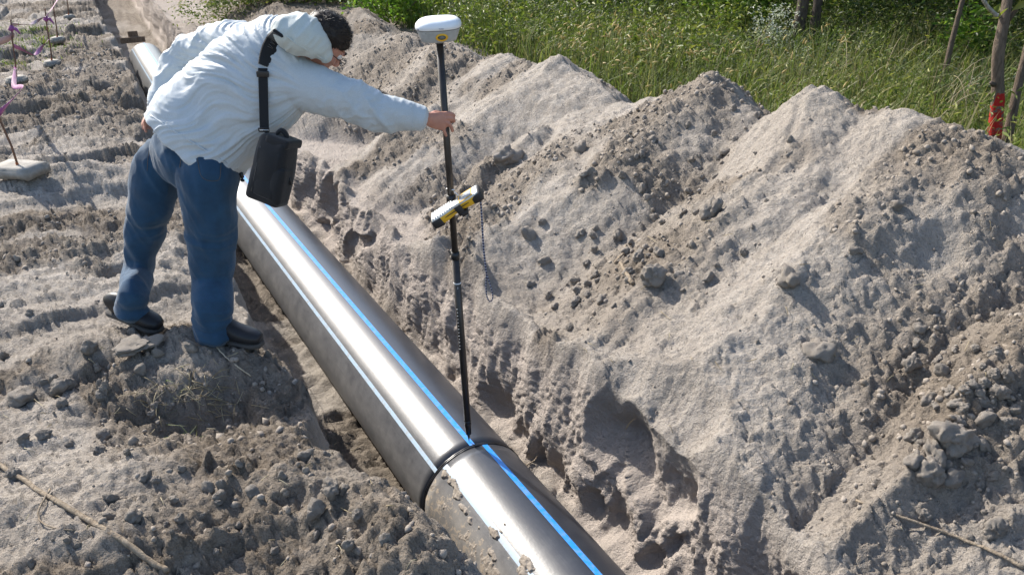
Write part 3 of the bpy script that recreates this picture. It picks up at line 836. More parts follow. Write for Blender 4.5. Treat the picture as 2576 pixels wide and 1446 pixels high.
B.add(*tube_np(j, [.02, .015], 8)); B.build('branch_stub', M['bark_dark'], o, True)
A = Acc()
for e in (pts[-1], pts[-8], st[-1]):
    q, _ = sprigs(e, (.9, .9, .6), 60, 9, .12); v, f, t = leaves_mesh(q, .1 * (.6 + .8 * rng.random(len(q)))); A.add(v, f, t)
A.build('crown', M['leaf'], o)

# bare arching brambles and twigs in the meadow
B = Acc()
for k in range(46):
    x = R_.uniform(1500, 2560); y = R_.uniform(110, 250)
    if k > 22: x = R_.uniform(2330, 2520); y = R_.uniform(230, 330)
    p = np.array(atZ(x, y, -2.05)); L = R_.uniform(.4, .9); a = R_.random() * 6.28
    e = p + [math.cos(a) * L * .6, math.sin(a) * L * .4, L * .55]; m_ = (p + e) / 2 + [0, 0, L * .3]
    q = [p * (1 - u) ** 2 + m_ * 2 * u * (1 - u) + e * u * u for u in np.linspace(0, 1, 7)]
    v, f = tube_np(q, np.linspace(.005, .002, 7), 4); B.add(v, f, np.full(len(v), R_.random()))
tag(B.build('bare_brambles', M['straw'], None, True), 'bare arching bramble stems crossing above the meadow grass', 'brambles', kind='stuff')

# grass on the left edge of the site
A = Acc()
for x, y, rx, n in ((30, 120, .9, 2600), (95, 85, .4, 900), (20, 160, .5, 1200), (0, 90, 1.0, 1500), (110, 110, .35, 600)):
    p = atZ(x, y, -1.93); tt0, ss0 = TS(p.x, p.y)
    v, f, tq, _ = blades(n, tt0 + rng.normal(size=n) * rx * .6, ss0 + rng.normal(size=n) * rx * .45, .02, .10, .005, '', '', lean=.8, tint=np.clip(.35 + .2 * rng.normal(size=n), 0, 1)); A.add(v, f, tq)
tag(A.build('short_grass', M['grass']), 'yellow green short grass patches left of the taped stakes', 'grass', kind='stuff')
# ------------------------------------------------------------------ loose soil
def rock_template(sub, seed, rough=.25, flat=.75):
    bm = bmesh.new(); bmesh.ops.create_icosphere(bm, subdivisions=sub, radius=1)
    v = np.array([q.co[:] for q in bm.verts]); f = np.array([[w.index for w in q.verts] for q in bm.faces]); bm.free()
    n = fbm(v[:, 0] * 1.1 + seed * 9, v[:, 1] * 1.1, v[:, 2] * 1.1, 3, seed)
    n2 = np.abs(vn(v[:, 0] * 3 + seed, v[:, 1] * 3, v[:, 2] * 3, seed + 3)) + .5 * np.abs(vn(v[:, 0] * 7 + seed, v[:, 1] * 7, v[:, 2] * 7, seed + 4)) + .3 * vn(v[:, 0] * 15, v[:, 1] * 15, v[:, 2] * 15, seed + 5)
    v = v * (1 + rough * 1.6 * n + rough * .5 * n2)[:, None] * np.array([1, .85, flat]); return v, f


R_ = np.random.default_rng(21)
M['crumb'] = make_sand('crumbly_soil', .22)
T1 = [rock_template(1, k, .6) for k in range(8)]
T2 = [rock_template(3, 20 + k, .5) for k in range(6)]


def rot_np(a, b, c):
    return np.array(Matrix.Rotation(a, 3, 'X') @ Matrix.Rotation(b, 3, 'Y') @ Matrix.Rotation(c, 3, 'Z'))


A = Acc(); toneL = []; crumbL = []
n = 30000
t = R_.uniform(-2.7, 9, n); t = np.where(R_.random(n) < .55, R_.uniform(-2.7, 2.2, n), t)
s = R_.uniform(-3.6, 3.4, n)
m_ = crumb_mask(t, s)
k = (R_.random(n) < .05 + 1.0 * m_) & (np.abs(s) > .66)
t, s, m_ = t[k], s[k] + bend(t[k]), m_[k]
zb_, wl_ = profile(t, s); d_, _ = detail(t, s, zb_, wl_)
r = .003 + .011 * R_.random(len(t)) ** 3.2 * (.5 + m_) + .0012 * np.maximum(t, 0)
k = (wl_ < .5) & ((s > 0) | (R_.random(len(t)) < .5)); t, s, r, m_, zz = t[k], s[k], r[k], m_[k], (zb_ + d_)[k]
k = np.arange(len(t)) < 15000; t, s, r, m_, zz = t[k], s[k], r[k], m_[k], zz[k]
Pw = W(t, s, zz)
for i in range(len(t)):
    V, F = T1[i % 8]; Q = rot_np(*(R_.random(3) * 6.28))
    A.add(V @ Q.T * r[i] + Pw[i] + [0, 0, r[i] * .05], F); toneL.append(np.full(len(V), .0 + .50 * R_.random()))
o = A.build('soil_crumbs', M['crumb'], None, False); attr(o, 'crumb', np.full(A.n, .4)); attr(o, 'tone', np.concatenate(toneL)); attr(o, 'wall', np.zeros(A.n))
tag(o, 'small grey brown crumbs of sandy soil scattered over heaps and bank', 'soil crumbs', kind='stuff')

# clods one can pick out
CL = []
for V, F in T2 + [rock_template(4, 50 + k, .5) for k in range(3)]:
    me_o = obj_from('clod_src', V, F, M['crumb']); attr(me_o, 'crumb', np.full(len(V), .35)); attr(me_o, 'tone', np.full(len(V), -.05)); attr(me_o, 'wall', np.zeros(len(V)))
    CL.append(me_o.data); bpy.data.objects.remove(me_o)


def on_ground(x, y, z0=-1.9):
    r0 = sight(x, y)
    ks = np.linspace(1.2, 16, 1500)
    ks = ks / r0[1]
    p = r0[None] * ks[:, None]
    h = ground_z(p[:, 0], p[:, 1]); i = np.argmax(p[:, 2] < h)
    return Vector((p[i, 0], p[i, 1], h[i]))


def clod(x, y, size, label, group=None, which=None, squash=1., name='earth_clod'):
    p = on_ground(x, y + size * .35)
    dist = p.y * CP - p.z * SP
    r = size / 2100 * dist / 2
    me = CL[which if which is not None else R_.integers(len(CL))]
    o = bpy.data.objects.new(name, me); C.objects.link(o)
    o.location = p + Vector((0, 0, r * (.12 if name == 'earth_lump' else .25))); o.rotation_euler = tuple(R_.random(3) * 6.28) if squash == 1 else (0, 0, R_.random() * 6)
    o.scale = (r, r, r * squash); tag(o, label, 'clod', group); return o


clod(2395, 1078, 98, 'largest earth clod, oval, at the right side above three smaller clods', which=6)
clod(2345, 1135, 62, 'rounded clod just below the largest clod on the right', which=7)
clod(2340, 1175, 66, 'squat clod lowest in the pile under the largest clod', which=8)
clod(2395, 1195, 50, 'upright wedge shaped clod standing right of the lower clod pile', which=2)
clod(2300, 1150, 44, 'small round clod at the left end of the right hand clod pile', which=1)
clod(2480, 1040, 50, 'round clod to the upper right of the largest clod', which=3)
clod(2300, 1095, 40, 'small clod left of the largest clod', which=4)
clod(2060, 870, 66, 'flat shadowed clod lying alone on the smooth right hand slope', which=5)
clod(1275, 382, 60, 'blocky clod on the heap to the right of the gripping hand', which=6)
clod(1460, 362, 34, 'small dark clod on the heap slope right of the pole top', which=0)
clod(1330, 582, 42, 'pale round clod right of the hanging wrist strap', which=3)
clod(1790, 518, 54, 'smooth buried clod on the middle heap ridge', which=7)
clod(1985, 690, 56, 'dusty clod on the lower middle slope', which=2)
clod(1640, 685, 60, 'rounded clod at the lower end of the middle ridge', which=8)
clod(2255, 515, 36, 'small clod high on the right heap', which=5)
clod(2150, 628, 30, 'small lone clod in the middle of the right heap', which=4)
clod(835, 1215, 48, 'lumpy clod near the lip of the left bank beside the pipe joint', which=7)
clod(800, 1270, 40, 'pale clod on the left bank below the pipe joint', which=1)
clod(345, 846, 92, 'flat broken sand slab under the rear shoe', which=6, squash=.30, name='sand_slab')
clod(60, 990, 60, 'dark clod at the left edge of the bank', which=3)
clod(160, 965, 52, 'dark crumbly clod on the bank left of the pale hump', which=6)
clod(225, 870, 48, 'clod on the bank left of the rear shoe', which=5)
clod(2510, 980, 44, 'clod near the right edge above the clod pile', which=8)
clod(2500, 1330, 60, 'rough clod near the lower right corner', which=7)
spots = []
for k in range(210):
    if k < 70: x, y, sz = R_.normal(2420, 110), R_.normal(1030, 130), R_.uniform(14, 36)
    elif k < 110: x, y, sz = R_.normal(1560, 130), R_.normal(690, 70), R_.uniform(12, 30)
    elif k < 150: x, y, sz = R_.normal(600, 260), R_.normal(1250, 110), R_.uniform(14, 36)
    elif k < 180: x, y, sz = R_.normal(1760, 160), R_.normal(400, 70), R_.uniform(10, 24)
    else: x, y, sz = R_.normal(200, 130), R_.normal(980, 130), R_.uniform(14, 34)
    if 0 < x < 2560 and 200 < y < 1430 and not (700 < x < 1300 and y < 1100): spots.append((x, y, sz, k))
LB = {0: ('small lumps of earth in the shaded gully on the right', 'loose lumps in the right gully'), 1: ('small lumps of earth around the dug hollow on the middle slope', 'loose lumps on the middle slope'),
      2: ('small lumps of earth strewn on the near left bank', 'loose lumps on the near left bank'), 3: ('small lumps of earth below the middle heap crest', 'loose lumps under the heap crest'),
      4: ('small lumps of earth on the far left side of the bank', 'loose lumps on the left side of the bank')}
for x, y, sz, k in spots:
    b = 0 if k < 70 else 1 if k < 110 else 2 if k < 150 else 3 if k < 180 else 4
    clod(x, y, sz, LB[b][0].replace('lumps', 'lump', 1), LB[b][1], name='earth_lump')

# sticks, straws, roots
M['twig'] = bark('dry_twig', (.16, .12, .085), (.33, .27, .2))
M['root'] = mat('root_fibre', (.48, .40, .28), .8, .2)


def drape(pix, lift=.008):
    out = []
    for x, y in pix:
        p = on_ground(x, y); out.append([p.x, p.y, p.z + lift])
    return np.array(out)


def smoothpath(p, n):
    p = np.asarray(p, float); u = np.linspace(0, 1, len(p)); w_ = np.linspace(0, 1, n)
    q = np.stack([np.interp(w_, u, p[:, k]) for k in range(3)], -1)
    for _ in range(5): q[1:-1] = (q[:-2] + 2 * q[1:-1] + q[2:]) / 4
    return q


def stick(name, pix, r0, r1, label, cat, m='twig', lift=.01, n=30, straight=False, z=None):
    if straight:
        a = drape([pix[0], pix[-1]], lift); allp = drape(pix, lift)
        q = smoothpath(np.linspace(a[0], a[1], len(pix)), n)
        k = np.linspace(0, 1, n); q[:, 2] = np.interp(k, np.linspace(0, 1, len(pix)), np.maximum.accumulate(allp[:, 2] * 0 + -9) * 0 + allp[:, 2]) * .5 + q[:, 2] * .5 + lift
    else: q = smoothpath(drape(pix, lift), n)
    q = q + rng.normal(size=q.shape) * r0 * .22
    v, f = tube_np(q, np.interp(np.linspace(0, 1, n), [0, 1], [r0, r1]) * (1 + .2 * rng.random(n)), 8)
    o = obj_from(name, v - q[0], f, M[m]); o.location = q[0]; attr(o, 'tint', np.full(len(v), .6)); tag(o, label, cat); return o


st1 = stick('fallen_branch', [(-30, 1160), (60, 1215), (140, 1265), (220, 1315), (300, 1368), (370, 1415), (430, 1460)], .0075, .0085, 'long straight brown stick lying on the near left bank', 'stick', lift=.012)
stick('curled_twig', [(128, 1238), (98, 1290), (100, 1315), (125, 1332), (190, 1345)], .0035, .002, 'thin pale twig curling beside the long brown stick', 'twig')
stick('fallen_branch', [(2150, 1270), (2250, 1300), (2330, 1335), (2420, 1368), (2500, 1405), (2570, 1440)], .0045, .0065, 'thin brown twig lying on the sand at the lower right corner', 'stick', lift=.012)
stick('straw', [(540, 872), (570, 905), (600, 930), (632, 950)], .003, .002, 'yellow straw on the sand below the front shoe', 'straw', 'root', .006)
stick('root', [(1548, 668), (1570, 640), (1575, 622)], .011, .007, 'thick pale root piece sticking out above the hollow', 'root', 'twig', .012)
stick('root', [(1560, 665), (1578, 700), (1590, 722)], .009, .012, 'short stubby root piece in the dark hollow', 'root', 'twig', .012)
stick('twig', [(1320, 1180), (1345, 1168), (1352, 1160)], .004, .003, 'short rusty twig poking out of the wall right of the pipe joint', 'twig', 'twig', .02)
A = Acc()
for k in range(150):
    c = (500, 1000) if k < 80 else (900, 1040) if k < 84 else (R_.uniform(30, 1000), R_.uniform(880, 1420)) if k < 120 else (R_.uniform(1250, 2500), R_.uniform(450, 1400))
    sd = 70 if k < 80 else 30
    x, y = c[0] + R_.normal() * sd, c[1] + R_.normal() * sd * .45
    if not (5 < x < 2570 and 500 < y < 1440): continue
    L = R_.uniform(25, 75) * (1 if k < 84 else .6); a = R_.random() * 6.28
    q = drape([(x, y), (x + math.cos(a) * L * .5, y + math.sin(a) * L * .3 + 4), (x + math.cos(a) * L, y + math.sin(a) * L * .6)], .008)
    q[1, 2] += .02 * R_.random(); q = smoothpath(q, 7)
    v, f = tube_np(q, np.linspace(.0019, .0009, 7), 4); A.add(v, f, np.full(len(v), R_.random()))
tag(A.build('root_fibres', M['straw'], None, True), 'thin pale root fibres and straws strewn over the sand', 'roots', kind='stuff')
A = Acc()
p = on_ground(470, 1045); tt0, ss0 = TS(p.x, p.y)
n = 90
v, f, tq, _ = blades(n, tt0 + rng.normal(size=n) * .10, ss0 + rng.normal(size=n) * .09, .02, .08, .002, '', '', lean=1.6); A.add(v, f, tq * .6 + .2)
tag(A.build('grass_tuft', M['grass']), 'small uprooted grass tuft in the dark hollow of the left bank', 'grass tuft', kind='stuff')

# mud caked on the near pipe
M['mud'] = make_sand('dried_mud_on_pipe', .15)
gt = np.arange(-1.25, -.062, .0028); ga = np.arange(-100, -14, .55)
GT, GA = np.meshgrid(gt, ga, indexing='ij'); arc = np.radians(GA) * RP
fld = np.zeros_like(GT)
for a0_, t0_, st_, sa_, k_ in ((-41, -.10, .03, 4, 1.), (-39, -.19, .05, 4.5, 1.1), (-43, -.26, .05, 5, 1.1), (-46, -.34, .045, 3.5, 1.), (-48, -.43, .02, 3, .8), (-45, -.50, .02, 2.5, .8), (-37, -.60, .05, 4, 1.05), (-32, -.62, .02, 2, .8),
                          (-50, -.66, .05, 3, .85), (-38, -.86, .035, 4.5, 1.1), (-31, -.85, .05, 4.5, 1.05), (-25, -.60, .02, 2, .7), (-60, -.75, .12, 5, .8), (-29, -.98, .04, 3, .9)):
    fld = np.maximum(fld, k_ * np.exp(-((GT - t0_) / st_) ** 2 - ((GA - a0_) / sa_) ** 2))
nzm = fbm(GT * 26, arc * 26, 0, 4, 401, .6); nz2 = fbm(GT * 60, arc * 60, 0, 3, 402)
base_m = ss(-40, -62, GA) * (.30 + .22 * vn(GT * 6, arc * 10, 0, 403))
mm_ = fld * 1.1 + base_m + .55 * nzm + .12 * nz2 - .48
th_ = np.clip(mm_ * .03, -.0012, .009) * (1 + .5 * nz2) * (1 - .55 * ss(-50, -62, GA))
V_ = pipe_pt(GT, GA, RP + th_).reshape(-1, 3)
I_ = np.arange(GT.size).reshape(GT.shape)
Fq = np.stack([I_[:-1, :-1], I_[:-1, 1:], I_[1:, 1:], I_[1:, :-1]], -1).reshape(-1, 4)[:, ::-1]
kp = (th_.ravel()[Fq] > -.0004).any(1); Fq = Fq[kp]
us = np.unique(Fq); rm = np.zeros(GT.size, int); rm[us] = np.arange(len(us))
o = obj_from('mud_patch', V_[us], rm[Fq], M['mud']); attr(o, 'crumb', np.full(len(us), .5)); attr(o, 'tone', (.05 + .2 * nz2.ravel()[us])); attr(o, 'wall', np.zeros(len(us)))
tag(o, 'dried brown mud caked in ragged patches on the near pipe length', 'mud', kind='stuff')

# ------------------------------------------------------------------ taped stakes in concrete feet
M['concrete'] = mat('weathered_concrete', (.5, .48, .44), .9, .3)
n_ = NT(M['concrete']); c_ = n_.noise(12, 6, rough=.7); n_.base(n_.ramp(c_, [(.3, (.20, .185, .16)), (.6, (.32, .30, .27)), (.8, (.42, .40, .37))])); n_.bump(n_.noise(60, 4), .4, .006)
M['rust'] = mat('rusty_steel', (.16, .09, .06), .85, .3)
n_ = NT(M['rust']); n_.base(n_.ramp(n_.noise(30, 4), [(.35, (.09, .06, .05)), (.6, (.20, .11, .07)), (.75, (.30, .13, .07))]))
M['rust_red'] = mat('red_rust', (.36, .12, .05), .9, .2)
M['tape'] = leaf_mat('purple_tape', [(.20, .05, .19), (.33, .10, .31), (.40, .16, .38)], .3, .35)
M['tape_faded'] = leaf_mat('faded_purple_tape', [(.26, .18, .24), (.34, .24, .32), (.42, .32, .40)], .35, .4)


def stake(foot_px, top_px, foot_r, label_s, tall, square=False, lean=None, rust=False, tag_base=''):
    p = on_ground(*foot_px); p.z -= .0
    o = empty('concrete_foot_stake', p); tag(o, label_s, 'stake', 'taped stakes along the left bank')
    # foot
    bm = bmesh.new()
    if square: bmesh.ops.create_cube(bm, size=1, matrix=Matrix.Diagonal((foot_r * 2, foot_r * 1.25, .075, 1)))
    else: bmesh.ops.create_cone(bm, cap_ends=True, segments=26, radius1=foot_r, radius2=foot_r * .93, depth=.07)
    bmesh.ops.bevel(bm, geom=bm.edges[:], offset=.014, segments=2, affect='EDGES')
    bmesh.ops.subdivide_edges(bm, edges=[e for e in bm.edges if e.calc_length() > .05], cuts=3, use_grid_fill=True)
    for q in bm.verts:
        q.co += Vector([float(vn(q.co.x * 14, q.co.y * 14, q.co.z * 14, k)) * .007 for k in (1, 2, 3)])
    me = bpy.data.meshes.new('foot'); bm.to_mesh(me); bm.free(); me.materials.append(M['concrete'])
    f = bpy.data.objects.new('concrete_foot', me); C.objects.link(f); f.parent = o; f.location = (0, 0, .03); f.rotation_euler = (.03, -.04, -.3 if square else 0)
    for q in me.polygons: q.use_smooth = True
    tp = Vector(atY(*top_px, p.y + (lean or 0)))
    b = np.array([p.x, p.y, p.z + .03]); e = np.array(tp)
    v, fc = tube_np([b, b * .7 + e * .3 + .004, b * .35 + e * .65 - .003, e], [.0085, .008, .008, .0075], 8)
    q = obj_from('rod', v - np.array(p), fc, M['rust'], o)
    v, fc = tube_np([b, b * .9 + e * .1], [.013, .010], 8); q = obj_from('rust_sleeve', v - np.array(p), fc, M['rust_red'], o)
    return o, np.array(p), b, e


def tape(name, path, wd, label, mt='tape', twist=3., group=None, sag=0.):
    q = smoothpath(path, 36); n = len(q)
    d = np.gradient(q, axis=0); d /= np.linalg.norm(d, axis=1)[:, None]
    a = np.linspace(0, twist, n) + .4 * np.sin(np.linspace(0, 9, n))
    up = np.array([0, 0, 1.]); s1 = np.cross(d, up); s1 /= np.linalg.norm(s1, axis=1)[:, None] + 1e-6; s2 = np.cross(s1, d)
    w_ = s1 * np.sin(a)[:, None] + s2 * np.cos(a)[:, None]
    ww = wd * (.6 + .5 * np.abs(np.cos(np.linspace(0, 5, n))))[:, None]
    nrm = np.cross(d, w_)
    v = np.concatenate([q - w_ * ww, q + nrm * ww * .15, q + w_ * ww]); i = np.arange(n)
    f = np.concatenate([np.stack([i[:-1] + k * n, i[:-1] + (k + 1) * n, i[1:] + (k + 1) * n, i[1:] + k * n], -1) for k in (0, 1)])
    o = obj_from(name, v - q[0], f, M[mt]); o.location = q[0]; attr(o, 'tint', np.tile(.5 + .5 * np.sin(a * 3), 3)); 
    md = o.modifiers.new('thickness', 'SOLIDIFY'); md.thickness = .0006
    tag(o, label, 'tape', group); return o


s1 = stake((52, 440), (-25, 230), .18, 'leaning rusty stake in a rectangular concrete foot, nearest at the left edge', 1, True)
s2 = stake((45, 215), (27, 50), .11, 'taped stake in a round concrete foot, second nearest, at the left edge', 1)
s3 = stake((133, 168), (113, 22), .10, 'stake with purple tape knot near its top, in front of the grass patch', 1)
s4 = stake((147, 110), (133, 0), .10, 'stake in a pale round concrete foot right of the tape knot stake', 1)
s5 = stake((175, 50), (160, -60), .09, 'most distant stake at the top edge of the picture', 1)


def on(st, k): return st[2] * (1 - k) + st[3] * k


tape('barrier_tape', [on(s1, .72), on(s1, .72) + [.05, .3, .12], (on(s1, .9) + on(s2, .1)) / 2 + [.05, 0, -.02], on(s2, .22)], .02, 'purple tape hanging slack between the nearest and second stake', twist=2)
tape('barrier_tape', [on(s2, .58), on(s2, .45) * .5 + on(s3, .3) * .5 - [0, 0, .06], on(s3, .45)], .018, 'purple tape strung from the second stake across to the third', twist=4)
tape('barrier_tape', [on(s2, .55) - [.9, .2, .1], on(s2, .6) - [.45, .1, .08], on(s2, .72), on(s2, .86)], .035, 'faded wrinkled purple tape running off the left edge from the second stake', 'tape_faded', twist=1.5)
tape('barrier_tape', [on(s2, .92), on(s2, .9) * .5 + on(s3, .9) * .5 - [0, 0, .05], on(s3, .86)], .016, 'purple tape strung high between second and third stakes', 'tape_faded', twist=4)
tape('barrier_tape', [on(s3, .84), on(s3, .84) * .5 + on(s5, .9) * .5 - [0, 0, .05], on(s5, .86)], .016, 'purple tape running from the third stake to the farthest', twist=3)
for st, k, lb in ((s2, .86, 'purple tape knot wrapped around the second stake'), (s3, .82, 'purple tape knot wrapped near the top of the third stake'), (s3, .15, 'yellow tape knot')):
    if 'yellow' in lb: continue
    c = on(st, k); A = Acc()
    v, f = tube_np([c - [.0, 0, .03], c - [.004, 0, .01], c + [.003, 0, .012], c + [0, 0, .03]], [.012, .03, .024, .012], 9); v += rng.normal(size=v.shape) * .003; A.add(v, f)
    v, f = tube_np([c, c + [.05, -.02, -.0], c + [.09, -.03, -.05]], [.012, .016, .006], 6); A.add(v, f)
    tag(A.build('tape_knot', M['tape']), lb, 'tape')

# shuttering boards across the far trench
M['wood'] = bark('weathered_board', (.12, .085, .06), (.26, .19, .135))


def at_t(x, y, t):
    r = sight(x, y); k = (t + T0 @ AX) / (r[:2] @ AX); return Vector(r * k)


b0_ = at_t(335, 104, 14.0)
o = empty('trench_board', b0_); tag(o, 'brown wooden boards set across the trench beyond the pipe end', 'board')
for (x_, y_, w_, h_, tt_) in ((335, 91, .17, .17, 14.0), (334, 101, .42, .10, 13.9)):
    bm = bmesh.new(); bmesh.ops.create_cube(bm, size=1, matrix=Matrix.Diagonal((w_, .045, h_, 1))); bmesh.ops.bevel(bm, geom=bm.edges[:], offset=.006, segments=1, affect='EDGES')
    me = bpy.data.meshes.new('board'); bm.to_mesh(me); bm.free(); me.materials.append(M['wood'])
    q = bpy.data.objects.new('board', me); C.objects.link(q); q.parent = o
    q.location = at_t(x_, y_, tt_) - o.location; q.rotation_euler = (0, 0, math.atan2(RX[1], RX[0]))
# ------------------------------------------------------------------ person
from mathutils.bvhtree import BVHTree


def nrmz(v): v = np.asarray(v, float); return v / (np.linalg.norm(v) + 1e-12)


def loft(pts, ra, rb, hint, k=24, sub=4, pw=2.0, ends=True):
    """closed tube of elliptical sections; ra along the hint direction. Catmull-Rom between stations."""
    pts = np.asarray(pts, float); n = len(pts)
    ra = np.broadcast_to(ra, (n,)).astype(float); rb = np.broadcast_to(rb, (n,)).astype(float)
    hint = np.asarray(hint, float); hint = np.broadcast_to(hint, (n, 3))
    Q = np.concatenate([pts, ra[:, None], rb[:, None], hint], 1)
    Qp = np.concatenate([[2 * Q[0] - Q[1]], Q, [2 * Q[-1] - Q[-2]]])
    out = []
    for i in range(n - 1):
        p0, p1, p2, p3 = Qp[i:i + 4]
        for u in np.linspace(0, 1, sub, endpoint=False):
            out.append(.5 * (2 * p1 + (p2 - p0) * u + (2 * p0 - 5 * p1 + 4 * p2 - p3) * u * u + (3 * p1 - p0 - 3 * p2 + p3) * u ** 3))
    out.append(Q[-1]); out = np.array(out)
    c, a, b, h = out[:, :3], np.maximum(out[:, 3], .002), np.maximum(out[:, 4], .002), out[:, 5:]
    d = np.gradient(c, axis=0); d /= np.linalg.norm(d, axis=1)[:, None]
    if ends:   # rounded ends
        c = np.concatenate([[c[0] - d[0] * min(a[0], b[0]) * .35], c, [c[-1] + d[-1] * min(a[-1], b[-1]) * .35]])
        a = np.concatenate([[a[0] * .6], a, [a[-1] * .6]]); b = np.concatenate([[b[0] * .6], b, [b[-1] * .6]])
        h = np.concatenate([h[:1], h, h[-1:]]); d = np.concatenate([d[:1], d, d[-1:]])
    u = h - (h * d).sum(1)[:, None] * d; u /= np.linalg.norm(u, axis=1)[:, None]; w_ = np.cross(d, u)
    q = np.linspace(0, 2 * np.pi, k, endpoint=False); cq, sq = np.cos(q), np.sin(q)
    cq, sq = np.sign(cq) * np.abs(cq) ** (2 / pw), np.sign(sq) * np.abs(sq) ** (2 / pw)
    v = c[:, None] + u[:, None] * (a[:, None] * cq)[..., None] + w_[:, None] * (b[:, None] * sq)[..., None]
    m = len(c); i = np.arange(m * k).reshape(m, k); j = np.roll(i, -1, 1)
    f = np.stack([i[:-1], j[:-1], j[1:], i[1:]], -1).reshape(-1, 4)
    tri = np.concatenate([f[:, [0, 1, 2]], f[:, [0, 2, 3]]])
    v = v.reshape(-1, 3); v = np.concatenate([v, [c[0]], [c[-1]]])
    e0 = np.stack([i[0] * 0 + m * k, j[0], i[0]], -1); e1 = np.stack([i[-1] * 0 + m * k + 1, i[-1], j[-1]], -1)
    return v, np.concatenate([tri, e0, e1])


def ellipsoid(c, axes, k=20):
    bm = bmesh.new(); bmesh.ops.create_uvsphere(bm, u_segments=k * 2, v_segments=k, radius=1); bmesh.ops.triangulate(bm, faces=bm.faces)
    v = np.array([q.co[:] for q in bm.verts]); f = np.array([[w.index for w in q.verts] for q in bm.faces]); bm.free()
    return v @ np.array(axes) + np.array(c), f


def fuse(parts, voxel, smooth=4, fac=.5):
    A = Acc()
    for v, f in parts: A.add(v, f)
    o = obj_from('tmp_fuse', np.concatenate(A.v), np.concatenate(A.f))
    m = o.modifiers.new('r', 'REMESH'); m.mode = 'VOXEL'; m.voxel_size = voxel
    if smooth:
        s = o.modifiers.new('s', 'SMOOTH'); s.factor = fac; s.iterations = smooth
    dg = bpy.context.evaluated_depsgraph_get(); e = o.evaluated_get(dg); me = bpy.data.meshes.new_from_object(e)
    old = o.data; bpy.data.objects.remove(o); bpy.data.meshes.remove(old)
    return me


def me_arrays(me):
    v = np.empty(len(me.vertices) * 3, np.float32); me.vertices.foreach_get('co', v)
    n = np.empty(len(me.vertices) * 3, np.float32); me.vertices.foreach_get('normal', n)
    return v.reshape(-1, 3).astype(float), n.reshape(-1, 3).astype(float)


def put(me, name, v, mt, parent):
    v = v - np.array(parent.location)
    me.vertices.foreach_set('co', v.astype(np.float32).ravel()); me.update(); me.name = name
    me.materials.clear(); me.materials.append(mt)
    me.polygons.foreach_set('use_smooth', np.ones(len(me.polygons), bool))
    o = bpy.data.objects.new(name, me); C.objects.link(o); o.parent = parent; return o


def bvh_world(o, parent):
    me = o.data; off = Vector(parent.location)
    return BVHTree.FromPolygons([q.co + off for q in me.vertices], [tuple(p.vertices) for p in me.polygons])


def A3(x, y, Y): return np.array(atY(x, y, Y))


def cast(bv, x, y, lift=.004):
    d = Vector(sight(x, y)).normalized(); h = bv.ray_cast(Vector((0, 0, 0)), d)
    if h[0] is None: return None
    return np.array(h[0] - d * lift)


# materials
def cloth(name, col, var=.12, scale=600, rough=.75, bump_=.15, sheen=.1):
    m = mat(name, col, rough, .3, 0, sheen); n = NT(m)
    f = n.noise(14, 5, rough=.6); g = n.noise(scale, 2)
    n.base(n.mix(1., n.mix(f, tuple(c * (1 - var) for c in col), tuple(min(1, c * (1 + var)) for c in col)), n.ramp(g, [(.3, (.88, .88, .88)), (.7, (1.1, 1.1, 1.1))]), 'MULTIPLY'))
    n.bump(n.math('ADD', n.math('MULTIPLY', f, 3.), g), bump_, .002); return m


M['jacket'] = cloth('pale_blue_nylon', (.455, .495, .515), .05, 500, .55, .2, .15)
M['hood'] = cloth('pale_hood_nylon', (.49, .53, .50), .05, 500, .5, .25, .15)
M['denim'] = cloth('blue_denim', (.015, .052, .102), .55, 800, .85, .3, .2)
n_ = NT(M['denim'])
M['stitch'] = mat('denim_stitching', (.10, .085, .07), .8)
M['skin'] = mat('skin', (.46, .22, .155), .5, .4)
M['skin'].node_tree.nodes['Principled BSDF'].inputs['Subsurface Weight'].default_value = .15
M['skin'].node_tree.nodes['Principled BSDF'].inputs['Subsurface Radius'].default_value = (.02, .008, .004)
n_ = NT(M['skin']); n_.base(n_.mix(n_.noise(45, 4), (.40, .175, .12), (.52, .26, .185)))
M['hair'] = mat('dark_brown_hair', (.020, .013, .009), .5, .3)
M['shoe'] = cloth('black_leather', (.018, .018, .02), .3, 300, .42, .2, 0)
M['sole'] = mat('dusty_rubber_sole', (.06, .055, .05), .85)
M['black_nylon'] = cloth('black_nylon', (.008, .009, .011), .3, 900, .7, .4, .15)
M['black_plastic'] = mat('black_plastic', (.012, .012, .013), .38)
M['metal'] = mat('bright_metal', (.7, .7, .7), .25, .5, 1)
M['white_print'] = mat('white_print', (.7, .7, .7), .5)
M['grey_print'] = mat('grey_print', (.10, .095, .09), .6)

# feet on the ground
fr = on_ground(590, 862); fl = on_ground(335, 822)
person = empty('person', (fr.x, fr.y, fr.z))
tag(person, 'man in pale blue hooded jacket and jeans bending over the trench, holding the survey pole', 'person')
YR, YL = fr.y, fl.y
print('FEET', fr, fl)
PX = lambda px, Y: px / 2100. * (Y * .9 + .65)      # pixels to metres at about this depth

